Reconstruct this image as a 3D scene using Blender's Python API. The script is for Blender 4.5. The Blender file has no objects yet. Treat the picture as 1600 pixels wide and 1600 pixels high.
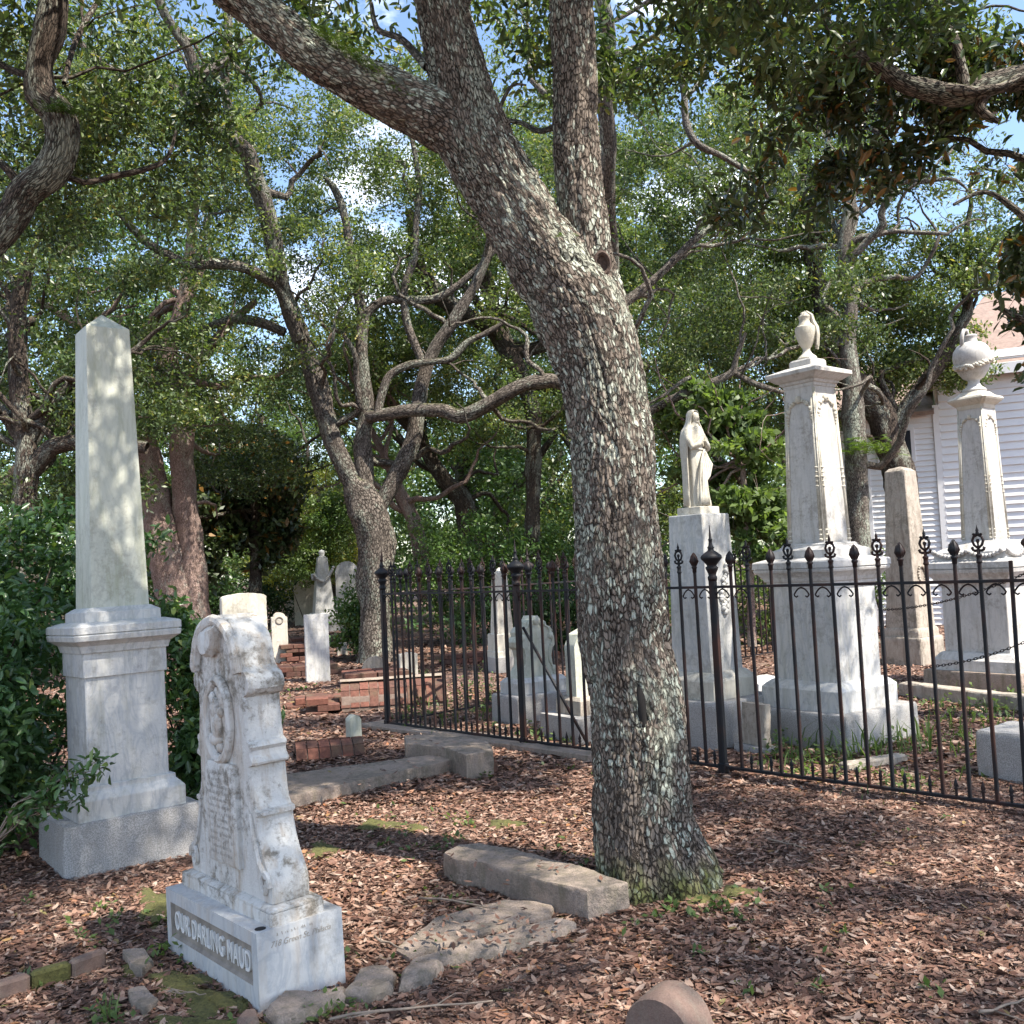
import bpy, math, random
import numpy as np
from mathutils import Vector, Matrix
random.seed(7); RNG=np.random.default_rng(7)
scene=bpy.context.scene; COL=scene.collection
# ------------------------------------------------------------ camera
F0,PITCH,ROLL,EYE=1515.4,0.05582,0.04772,1.5
cam_d=bpy.data.cameras.new('camera'); cam=bpy.data.objects.new('camera',cam_d); COL.objects.link(cam)
cam_d.sensor_width=36; cam_d.sensor_fit='HORIZONTAL'; cam_d.lens=36*F0/1600; cam_d.clip_end=600; cam_d.clip_start=.05
_r=Vector((1,0,0)); _u=Vector((0,-math.sin(PITCH),math.cos(PITCH))); _f=Vector((0,math.cos(PITCH),math.sin(PITCH)))
_cr,_sr=math.cos(ROLL),math.sin(ROLL)
# picture right / up vectors after the roll
PR=_r*_cr+_u*_sr; PU=-_r*_sr+_u*_cr
# (up vector of the world leans to the left in the picture)
PR=_r*_cr-_u*_sr; PU=_r*_sr+_u*_cr
m=Matrix((PR,PU,-_f)).transposed().to_4x4(); m.translation=Vector((0,0,EYE)); cam.matrix_world=m
scene.camera=cam
def ray(px,py):
    return _f+PR*((px-800)/F0)+PU*((800-py)/F0)
def G(px,py,z=0.0):
    d=ray(px,py); t=(z-EYE)/d.z; return Vector((d.x*t,d.y*t,z))
def D(px,py,dist):
    d=ray(px,py); t=dist/d.y; return Vector((d.x*t,d.y*t,EYE+d.z*t))
def proj(p):
    q=Vector(p)-Vector((0,0,EYE)); dd=q.dot(_f); return 800+F0*q.dot(PR)/dd, 800-F0*q.dot(PU)/dd
# ------------------------------------------------------------ light
SUN_EL=math.radians(56); SUN_AZ=math.atan2(0.62,-0.45)   # direction to the sun: x=.62, y=-.45
sd=Vector((math.sin(SUN_AZ)*math.cos(SUN_EL),math.cos(SUN_AZ)*math.cos(SUN_EL),math.sin(SUN_EL)))
sl=bpy.data.lights.new('sun','SUN'); sl.energy=4.1; sl.angle=math.radians(.6); sl.color=(1,.93,.82)
so=bpy.data.objects.new('sun',sl); COL.objects.link(so); so.rotation_euler=sd.to_track_quat('Z','Y').to_euler()
w=bpy.data.worlds.new('World'); scene.world=w; w.use_nodes=True
nt=w.node_tree; nt.nodes.clear()
def N(nt,t,**k):
    n=nt.nodes.new(t)
    for a,b in k.items():
        if a=='inp':
            for i,v in b.items(): n.inputs[i].default_value=v
        else: setattr(n,a,b)
    return n
sky=N(nt,'ShaderNodeTexSky',sky_type='NISHITA',sun_disc=False,sun_elevation=SUN_EL,sun_rotation=SUN_AZ,air_density=1.0,dust_density=.8,ozone_density=1.5)
tc=N(nt,'ShaderNodeTexCoord'); mp=N(nt,'ShaderNodeMapping'); mp.inputs['Scale'].default_value=(1,1,2.2)
no=N(nt,'ShaderNodeTexNoise',inp={'Scale':2.3,'Detail':7,'Roughness':.6})
cr=N(nt,'ShaderNodeValToRGB'); cr.color_ramp.elements[0].position=.55; cr.color_ramp.elements[1].position=.68
mx=N(nt,'ShaderNodeMix',data_type='RGBA'); mx.inputs[7].default_value=(11,11,11.3,1)
bg=N(nt,'ShaderNodeBackground'); bg.inputs['Strength'].default_value=.12
out=N(nt,'ShaderNodeOutputWorld')
L=nt.links.new
L(tc.outputs['Generated'],mp.inputs['Vector']);L(mp.outputs[0],no.inputs['Vector']);L(no.outputs[0],cr.inputs[0]);L(cr.outputs[0],mx.inputs[0]);L(sky.outputs[0],mx.inputs[6]);L(mx.outputs[2],bg.inputs[0]);L(bg.outputs[0],out.inputs[0])
vs=scene.view_settings; vs.view_transform='Standard'; vs.look='None'; vs.gamma=1; vs.exposure=1.52
scene.render.engine='CYCLES'
try:
    scene.cycles.max_bounces=7; scene.cycles.diffuse_bounces=4; scene.cycles.transmission_bounces=5; scene.cycles.transparent_max_bounces=4
    scene.cycles.caustics_reflective=False; scene.cycles.caustics_refractive=False
except Exception: pass
# ------------------------------------------------------------ numpy noise
def _h(ix,iy,iz,s):
    n=(ix*374761393+iy*668265263+iz*2147483647+s*1274126177)&0xffffffff
    n=((n^(n>>13))*1274126177)&0xffffffff
    n=((n^(n>>16))*2246822519)&0xffffffff
    return ((n^(n>>15))&0xffffff)/float(0xffffff)
def vnoise(P,seed=0):
    P=np.asarray(P,float); I=np.floor(P).astype(np.int64); f=P-I; f=f*f*(3-2*f); r=0
    for dx in (0,1):
        for dy in (0,1):
            for dz in (0,1):
                wgt=(f[:,0] if dx else 1-f[:,0])*(f[:,1] if dy else 1-f[:,1])*(f[:,2] if dz else 1-f[:,2])
                r=r+wgt*_h(I[:,0]+dx,I[:,1]+dy,I[:,2]+dz,seed)
    return r*2-1
def fbm(P,o=4,seed=0):
    P=np.asarray(P,float); r=0;a=.5
    for i in range(o): r=r+a*vnoise(P*(2**i),seed+i); a*=.5
    return r
def worley(P,seed=0):
    P=np.asarray(P,float); I=np.floor(P).astype(np.int64); d1=np.full(len(P),9.);d2=np.full(len(P),9.)
    for dx in (-1,0,1):
        for dy in (-1,0,1):
            for dz in (-1,0,1):
                J=I+np.array([dx,dy,dz])
                c=np.stack([J[:,k]+_h(J[:,0],J[:,1],J[:,2],seed+11*k) for k in range(3)],1)
                d=np.sqrt(((P-c)**2).sum(1)); lt=d<d1
                d2=np.where(lt,d1,np.minimum(d2,d)); d1=np.where(lt,d,d1)
    return d1,d2
# ------------------------------------------------------------ materials
def mat(name):
    m=bpy.data.materials.new(name); m.use_nodes=True; nt=m.node_tree; b=nt.nodes['Principled BSDF']; return m,nt,b
def ramp(nt,els,interp='LINEAR'):
    r=nt.nodes.new('ShaderNodeValToRGB'); r.color_ramp.interpolation=interp
    while len(r.color_ramp.elements)<len(els): r.color_ramp.elements.new(.5)
    for e,(p,c) in zip(r.color_ramp.elements,els): e.position=p; e.color=(c[0],c[1],c[2],1) if len(c)==3 else c
    return r
def mixc(nt,fac,a,b,mode='MIX'):
    x=N(nt,'ShaderNodeMix',data_type='RGBA',blend_type=mode)
    for s,v in ((0,fac),(6,a),(7,b)):
        if hasattr(v,'links') : nt.links.new(v,x.inputs[s])
        elif s==0: x.inputs[0].default_value=v
        else: x.inputs[s].default_value=(*v,1)
    return x.outputs[2]
def noise(nt,co,scale,detail=5,rough=.55,dist=0):
    n=N(nt,'ShaderNodeTexNoise',inp={'Scale':scale,'Detail':detail,'Roughness':rough,'Distortion':dist}); nt.links.new(co,n.inputs['Vector']); return n.outputs[0]
def objco(nt): return N(nt,'ShaderNodeTexCoord').outputs['Object']
def geoco(nt): return N(nt,'ShaderNodeNewGeometry').outputs['Position']
def bump(nt,b,h,s,d=.01):
    x=N(nt,'ShaderNodeBump',inp={'Strength':s,'Distance':d}); nt.links.new(h,x.inputs['Height']); nt.links.new(x.outputs[0],b.inputs['Normal'])
def math_(nt,op,a,b=None,clamp=False):
    x=N(nt,'ShaderNodeMath',operation=op); x.use_clamp=clamp
    for i,v in enumerate((a,b)):
        if v is None: continue
        if hasattr(v,'links'): nt.links.new(v,x.inputs[i])
        else: x.inputs[i].default_value=v
    return x.outputs[0]
def mapv(nt,co,sc,rot=(0,0,0)):
    x=N(nt,'ShaderNodeMapping'); x.inputs['Scale'].default_value=sc; x.inputs['Rotation'].default_value=rot; nt.links.new(co,x.inputs[0]); return x.outputs[0]
def stone(name,base,vein,stain,lich=0.0,rough=.55,bs=.25,veinmax=.5,stainmax=.5,speck=0,bscale=60):
    m,nt,b=mat(name); co=objco(nt)
    v=noise(nt,mapv(nt,co,(2.2,2.2,.8),(.3,.7,.2)),3.5,6,.6,1.6)
    vr=ramp(nt,[(.44,(0,0,0)),(.5,(1,1,1)),(.56,(0,0,0))]); nt.links.new(v,vr.inputs[0])
    c=mixc(nt,math_(nt,'MULTIPLY',vr.outputs[0],veinmax),base,vein)
    big=noise(nt,co,2.2,5,.65,.3); br=ramp(nt,[(.35,(0,0,0)),(.75,(1,1,1))]); nt.links.new(big,br.inputs[0])
    c=mixc(nt,math_(nt,'MULTIPLY',br.outputs[0],.35),c,vein)
    s=noise(nt,mapv(nt,co,(7,7,1.1)),2.4,8,.7,.2); sr=ramp(nt,[(.48,(0,0,0)),(.72,(1,1,1))]); nt.links.new(s,sr.inputs[0])
    c=mixc(nt,math_(nt,'MULTIPLY',sr.outputs[0],stainmax),c,stain)
    if lich>0:
        l=noise(nt,co,26,6,.75); l2=noise(nt,co,3.2,3,.5); la=math_(nt,'ADD',math_(nt,'MULTIPLY',l,.6),math_(nt,'MULTIPLY',l2,.5))
        lr=ramp(nt,[(.60-.06*lich,(0,0,0)),(.66,(1,1,1))]); nt.links.new(la,lr.inputs[0])
        c=mixc(nt,math_(nt,'MULTIPLY',lr.outputs[0],lich),c,(.16,.14,.11))
    if speck:
        p=noise(nt,co,170,2,.5); pr=ramp(nt,[(.38,(0,0,0)),(.62,(1,1,1))]); nt.links.new(p,pr.inputs[0])
        c=mixc(nt,math_(nt,'MULTIPLY',pr.outputs[0],speck),c,tuple(x*.42 for x in base))
    nt.links.new(c,b.inputs['Base Color']); b.inputs['Roughness'].default_value=rough; b.inputs['Specular IOR Level'].default_value=.35
    h=math_(nt,'ADD',noise(nt,co,bscale,6,.7),math_(nt,'MULTIPLY',noise(nt,co,9,4,.6),1.2)); bump(nt,b,h,bs,.006)
    return m
MARBLE=stone('white_marble',(.545,.535,.51),(.34,.355,.38),(.27,.265,.21),.35,.5,.35,.6,.6)
MARBLE_W=stone('weathered_marble',(.58,.57,.545),(.46,.45,.43),(.34,.26,.18),.95,.7,1.0,.35,.95,0,45)
MARBLE_B=stone('grey_streaked_marble',(.50,.505,.505),(.35,.37,.40),(.40,.31,.22),.25,.55,.3,.7,.5)
MARBLE_C=stone('cream_marble',(.55,.52,.45),(.38,.36,.31),(.32,.28,.20),.45,.7,.5,.3,.6)
MARBLE_S=stone('dull_white_marble',(.52,.505,.485),(.36,.355,.36),(.25,.23,.19),.45,.6,.45,.4,.65)  # slightly darker, rougher white marble
MARBLE_G=stone('greenish_marble',(.53,.535,.455),(.38,.40,.35),(.29,.30,.20),.3,.5,.3,.4,.75)
BROWNST=stone('brown_weathered_stone',(.40,.355,.30),(.27,.23,.19),(.17,.13,.10),.7,.85,.7,.5,.95)
GRANITE=stone('grey_granite',(.42,.41,.40),(.34,.33,.32),(.27,.24,.21),.3,.8,.5,.2,.45,.75,90)
CONC=stone('old_concrete',(.37,.295,.245),(.24,.195,.16),(.13,.12,.06),.8,.9,1.6,.3,.7,.35,60)
BRNST=stone('brownstone',(.20,.135,.11),(.15,.10,.08),(.22,.19,.15),.4,.85,.6,.25,.7,.3,70)
def brick_mat(name,rot=(0,0,0),sc=1):
    m,nt,b=mat(name); co=objco(nt)
    # box-like mapping: use x+y along, z up
    sx=N(nt,'ShaderNodeSeparateXYZ'); nt.links.new(co,sx.inputs[0]); cm=N(nt,'ShaderNodeCombineXYZ')
    nt.links.new(math_(nt,'ADD',sx.outputs[0],sx.outputs[1]),cm.inputs[0]); nt.links.new(math_(nt,'ADD',sx.outputs[2],math_(nt,'MULTIPLY',sx.outputs[1],.35)),cm.inputs[1])
    br=N(nt,'ShaderNodeTexBrick',inp={'Scale':1.0,'Mortar Size':.007,'Mortar Smooth':.3,'Bias':0,'Brick Width':.205,'Row Height':.068}); nt.links.new(cm.outputs[0],br.inputs[0])
    br.inputs['Color1'].default_value=(.33,.10,.055,1); br.inputs['Color2'].default_value=(.20,.07,.045,1); br.inputs['Mortar'].default_value=(.33,.29,.25,1)
    n=noise(nt,co,14,6,.7); r=ramp(nt,[(.3,(.45,.4,.38)),(.7,(1.2,1.15,1.1))]); nt.links.new(n,r.inputs[0])
    c=mixc(nt,1.0,br.outputs[0],r.outputs[0],'MULTIPLY')
    g=noise(nt,co,5,4,.6); gr=ramp(nt,[(.55,(0,0,0)),(.75,(1,1,1))]); nt.links.new(g,gr.inputs[0])
    c=mixc(nt,math_(nt,'MULTIPLY',gr.outputs[0],.5),c,(.14,.13,.08))
    nt.links.new(c,b.inputs['Base Color']); b.inputs['Roughness'].default_value=.9
    h=math_(nt,'SUBTRACT',math_(nt,'MULTIPLY',n,.5),br.outputs[1]); bump(nt,b,h,.8,.01); return m
BRICK=brick_mat('old_red_brick')
def solid_brick(name,c1,c2):
    m,nt,b=mat(name); co=objco(nt); r=N(nt,'ShaderNodeNewGeometry').outputs['Random Per Island']
    c=mixc(nt,r,c1,c2); n=noise(nt,co,30,6,.7); rr=ramp(nt,[(.3,(.5,.45,.42)),(.7,(1.25,1.2,1.15))]); nt.links.new(n,rr.inputs[0])
    c=mixc(nt,1.0,c,rr.outputs[0],'MULTIPLY')
    g=noise(nt,co,4,4,.6); gr=ramp(nt,[(.52,(0,0,0)),(.7,(1,1,1))]); nt.links.new(g,gr.inputs[0]); c=mixc(nt,math_(nt,'MULTIPLY',gr.outputs[0],.45),c,(.13,.12,.07))
    nt.links.new(c,b.inputs['Base Color']); b.inputs['Roughness'].default_value=.9; bump(nt,b,n,.6,.006); return m
BRICKS=solid_brick('loose_red_brick',(.18,.072,.052),(.085,.047,.037))
def iron():
    m,nt,b=mat('black_iron'); co=geoco(nt)
    n=noise(nt,mapv(nt,co,(1,1,.5)),6,5,.6); r=ramp(nt,[(.46,(.008,.009,.012)),(.64,(.035,.014,.010))]); nt.links.new(n,r.inputs[0])
    nt.links.new(r.outputs[0],b.inputs['Base Color']); b.inputs['Roughness'].default_value=.55; b.inputs['Specular IOR Level'].default_value=.3
    bump(nt,b,noise(nt,co,150,3,.6),.4,.002); return m
IRON=iron()
def bark(name,plate,plate2,crev,lich=.5,sx=1.0,moss=0,lc=(.46,.50,.41),bs=1.0,base=False):
    m,nt,b=mat(name); a=N(nt,'ShaderNodeAttribute',attribute_name='bk'); co=a.outputs['Vector']
    wp=N(nt,'ShaderNodeTexNoise',inp={'Scale':11*sx,'Detail':5,'Roughness':.7}); nt.links.new(co,wp.inputs[0])
    wv=N(nt,'ShaderNodeVectorMath',operation='SCALE'); nt.links.new(wp.outputs['Color'],wv.inputs[0]); wv.inputs['Scale'].default_value=.045/sx
    va=N(nt,'ShaderNodeVectorMath',operation='ADD'); nt.links.new(mapv(nt,co,(1,1,.72)),va.inputs[0]); nt.links.new(wv.outputs[0],va.inputs[1])
    vo=N(nt,'ShaderNodeTexVoronoi',feature='DISTANCE_TO_EDGE',inp={'Scale':42*sx}); nt.links.new(va.outputs[0],vo.inputs['Vector'])
    fz=noise(nt,mapv(nt,co,(1,1,.45)),70*sx,5,.75); ed=math_(nt,'ADD',vo.outputs[0],math_(nt,'MULTIPLY',math_(nt,'SUBTRACT',fz,.5),.32)); er=ramp(nt,[(.0,(0,0,0)),(.15,(1,1,1))]); nt.links.new(ed,er.inputs[0])
    v2=N(nt,'ShaderNodeTexVoronoi',feature='F1',inp={'Scale':42*sx}); nt.links.new(va.outputs[0],v2.inputs['Vector'])
    n=noise(nt,co,30,6,.7); nr=ramp(nt,[(.3,(0,0,0)),(.7,(1,1,1))]); nt.links.new(n,nr.inputs[0])
    c=mixc(nt,nr.outputs[0],plate,plate2)
    sp=N(nt,'ShaderNodeSeparateColor'); nt.links.new(v2.outputs['Color'],sp.inputs[0])
    c=mixc(nt,math_(nt,'MULTIPLY',sp.outputs[0],.6),c,tuple(x*1.5 for x in plate2))
    if base:
        l3=noise(nt,co,5,4,.65); cl=math_(nt,'ADD',math_(nt,'MULTIPLY',sp.outputs[1],.45),math_(nt,'MULTIPLY',l3,.75)); clr=ramp(nt,[(.70,(0,0,0)),(.74,(1,1,1))]); nt.links.new(cl,clr.inputs[0])
        fn=noise(nt,co,75,4,.7); fnr=ramp(nt,[(.40,(0,0,0)),(.52,(1,1,1))]); nt.links.new(fn,fnr.inputs[0])
        c=mixc(nt,math_(nt,'MULTIPLY',clr.outputs[0],fnr.outputs[0]),c,(.42,.445,.375))
        zz=N(nt,'ShaderNodeSeparateXYZ'); nt.links.new(geoco(nt),zz.inputs[0]); zr=ramp(nt,[(.0,(1,1,1)),(.42,(0,0,0))]); nt.links.new(zz.outputs[2],zr.inputs[0])
        mz=math_(nt,'MULTIPLY',zr.outputs[0],noise(nt,co,9,5,.7)); mzr=ramp(nt,[(.30,(0,0,0)),(.48,(1,1,1))]); nt.links.new(mz,mzr.inputs[0]); c=mixc(nt,math_(nt,'MULTIPLY',mzr.outputs[0],.8),c,(.12,.135,.035))
    l=noise(nt,co,34,5,.7); l2=noise(nt,co,4.5,3,.5)
    la=math_(nt,'ADD',math_(nt,'MULTIPLY',l,.5),math_(nt,'MULTIPLY',l2,.55)); lr=ramp(nt,[(.565-.05*lich,(0,0,0)),(.60,(1,1,1))]); nt.links.new(la,lr.inputs[0])
    c=mixc(nt,math_(nt,'MULTIPLY',lr.outputs[0],min(1,lich+.2)),c,lc)
    if moss>0:
        geo=N(nt,'ShaderNodeNewGeometry'); s3=N(nt,'ShaderNodeSeparateXYZ'); nt.links.new(geo.outputs['Normal'],s3.inputs[0])
        mm=math_(nt,'ADD',math_(nt,'MULTIPLY',s3.outputs[2],.5),noise(nt,co,7,4,.6)); mr=ramp(nt,[(.85,(0,0,0)),(1.0,(1,1,1))]); nt.links.new(mm,mr.inputs[0])
        c=mixc(nt,math_(nt,'MULTIPLY',mr.outputs[0],moss),c,(.10,.12,.03))
    fd=noise(nt,co,8,3,.6); fr=ramp(nt,[(.40,(0,0,0)),(.68,(.8,.8,.8))]); nt.links.new(fd,fr.inputs[0]); ef=math_(nt,'MAXIMUM',er.outputs[0],fr.outputs[0]); c=mixc(nt,ef,crev,c)
    nt.links.new(c,b.inputs['Base Color']); b.inputs['Roughness'].default_value=.92; b.inputs['Specular IOR Level'].default_value=.2
    h=math_(nt,'ADD',er.outputs[0],math_(nt,'MULTIPLY',n,.5)); bump(nt,b,h,bs,.012); return m
BARK_MAIN=bark('lichened_oak_bark',(.088,.069,.055),(.185,.153,.127),(.018,.013,.010),.30,1.9,.0,(.40,.44,.36),.9,True)
BARK=bark('grey_oak_bark',(.10,.083,.07),(.19,.165,.14),(.02,.017,.014),.55,1.5)
BARK_D=bark('dark_mossy_bark',(.045,.033,.026),(.09,.07,.056),(.02,.016,.012),.2,1.3,.8)
BARK_P=bark('smooth_brown_bark',(.17,.11,.095),(.26,.19,.165),(.06,.04,.03),.2,1.6,.0,(.4,.42,.35),.5)
BARK_L=bark('pale_lichen_bark',(.085,.07,.058),(.165,.14,.118),(.016,.012,.01),.5,1.1,.5,(.30,.32,.26),1.3)
def leafm(name,c1,c2,c3=None,p3=.06,trans=.35,rough=.45,spec=.4):
    m,nt,b=mat(name); r=N(nt,'ShaderNodeNewGeometry').outputs['Random Per Island']
    els=[(0,c1),(.88,c2)]
    if c3: els.append((1-p3,c3)); 
    rp=ramp(nt,els); nt.links.new(r,rp.inputs[0])
    if c3: rp.color_ramp.elements[1].position=1-p3-.01
    lo=noise(nt,geoco(nt),.8,3,.5); lr=ramp(nt,[(.35,(.7,.78,.75)),(.65,(1.3,1.2,1.1))]); nt.links.new(lo,lr.inputs[0])
    c=mixc(nt,1.0,rp.outputs[0],lr.outputs[0],'MULTIPLY')
    nt.links.new(c,b.inputs['Base Color']); b.inputs['Roughness'].default_value=rough; b.inputs['Specular IOR Level'].default_value=spec
    t=N(nt,'ShaderNodeBsdfTranslucent'); tcol=mixc(nt,1.0,c,(1.5,1.6,.7),'MULTIPLY'); nt.links.new(tcol,t.inputs[0])
    ms=N(nt,'ShaderNodeMixShader',inp={0:trans}); nt.links.new(b.outputs[0],ms.inputs[1]); nt.links.new(t.outputs[0],ms.inputs[2])
    nt.links.new(ms.outputs[0],nt.nodes['Material Output'].inputs[0]); return m
LEAF_OAK=leafm('oak_leaves',(.020,.042,.014),(.125,.175,.070),(.20,.20,.07),.05,.34,.42,.5)
LEAF_OAK2=leafm('pale_oak_leaves',(.030,.058,.018),(.185,.24,.092),(.26,.24,.08),.05,.38,.42,.5)
LEAF_BUSH=leafm('bush_leaves',(.05,.10,.032),(.115,.20,.06),(.14,.2,.06),.08,.3,.35,.5)
LEAF_LIGHT=leafm('light_green_leaves',(.065,.11,.038),(.13,.19,.07),None,.06,.42,.45,.4)
LEAF_DARK=leafm('hedge_leaves',(.018,.045,.016),(.05,.10,.035),None,.06,.22,.4,.4)
LEAF_MAG=leafm('magnolia_leaves',(.03,.052,.022),(.07,.10,.04),(.20,.11,.03),.10,.18,.28,.6)
LEAF_YEL=leafm('yellowish_leaves',(.16,.18,.03),(.28,.28,.06),None,.06,.42,.5,.3)
LEAF_FERN=leafm('fern_fronds',(.05,.10,.02),(.11,.17,.035),None,.06,.35,.5,.3)
LEAF_AZ=leafm('azalea_leaves',(.038,.085,.032),(.09,.17,.06),(.17,.24,.07),.05,.25,.32,.55)
# leaf litter
m,nt,b=mat('dry_leaves'); r=N(nt,'ShaderNodeNewGeometry').outputs['Random Per Island']
rp=ramp(nt,[(0,(.045,.026,.018)),(.28,(.12,.060,.042)),(.52,(.205,.110,.076)),(.76,(.27,.17,.125)),(.93,(.36,.27,.215)),(.98,(.27,.11,.05)),(1,(.17,.15,.06))]); nt.links.new(r,rp.inputs[0])
nt.links.new(rp.outputs[0],b.inputs['Base Color']); b.inputs['Roughness'].default_value=.6; b.inputs['Specular IOR Level'].default_value=.35; LITTER=m
def ground_mat():
    m,nt,b=mat('leafy_soil'); co=geoco(nt)
    wn=N(nt,'ShaderNodeTexNoise',inp={'Scale':9,'Detail':3}); nt.links.new(co,wn.inputs[0]); ws=N(nt,'ShaderNodeVectorMath',operation='SCALE'); nt.links.new(wn.outputs['Color'],ws.inputs[0]); ws.inputs['Scale'].default_value=.08
    wa=N(nt,'ShaderNodeVectorMath',operation='ADD'); nt.links.new(co,wa.inputs[0]); nt.links.new(ws.outputs[0],wa.inputs[1])
    v=N(nt,'ShaderNodeTexVoronoi',feature='F1',inp={'Scale':26}); nt.links.new(wa.outputs[0],v.inputs['Vector'])
    s=N(nt,'ShaderNodeSeparateColor'); nt.links.new(v.outputs['Color'],s.inputs[0])
    rp=ramp(nt,[(0,(.045,.027,.021)),(.3,(.10,.055,.042)),(.6,(.17,.10,.078)),(.85,(.24,.16,.13)),(1,(.32,.25,.21))]); nt.links.new(s.outputs[0],rp.inputs[0])
    n=noise(nt,co,1.3,6,.65); nr=ramp(nt,[(.42,(0,0,0)),(.68,(1,1,1))]); nt.links.new(n,nr.inputs[0])
    c=mixc(nt,math_(nt,'MULTIPLY',nr.outputs[0],.55),rp.outputs[0],(.14,.075,.05))
    g=noise(nt,mapv(nt,co,(1,1,1),(0,0,1)),.55,5,.7); gr=ramp(nt,[(.60,(0,0,0)),(.72,(1,1,1))]); nt.links.new(g,gr.inputs[0])
    c=mixc(nt,math_(nt,'MULTIPLY',gr.outputs[0],.5),c,(.07,.09,.03))
    nt.links.new(c,b.inputs['Base Color']); b.inputs['Roughness'].default_value=.95; bump(nt,b,v.outputs[0],.9,.03); return m
GROUND=ground_mat()
def simple(name,c,rough=.6,nscale=0,var=.3,bs=.2):
    m,nt,b=mat(name); b.inputs['Base Color'].default_value=(*c,1); b.inputs['Roughness'].default_value=rough
    if nscale:
        n=noise(nt,objco(nt),nscale,6,.65); r=ramp(nt,[(.3,tuple(x*(1-var) for x in c)),(.7,tuple(x*(1+var) for x in c))]); nt.links.new(n,r.inputs[0]); nt.links.new(r.outputs[0],b.inputs['Base Color']); bump(nt,b,n,bs,.01)
    return m
MOSS=simple('green_moss',(.085,.083,.024),.95,60,.5,.9)
WHITE=simple('white_siding',(.76,.76,.77),.5,3,.04,.02)
ROOF=simple('pinkish_shingles',(.25,.18,.15),.9,12,.25,.5)
GLASS=simple('dark_window_glass',(.03,.035,.045),.1)
TWIG=simple('dry_twigs',(.24,.19,.15),.8,20,.3)
LETTER=simple('pale_raised_letters',(.66,.65,.63),.6,25,.12)
DIRT=simple('engraved_grime',(.30,.28,.25),.9,30,.3)
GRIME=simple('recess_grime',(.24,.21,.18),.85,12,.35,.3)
HOLE=simple('dark_hollow',(.012,.010,.009),.95)
WOODP=simple('cut_wood',(.20,.10,.07),.8,14,.3)
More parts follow.
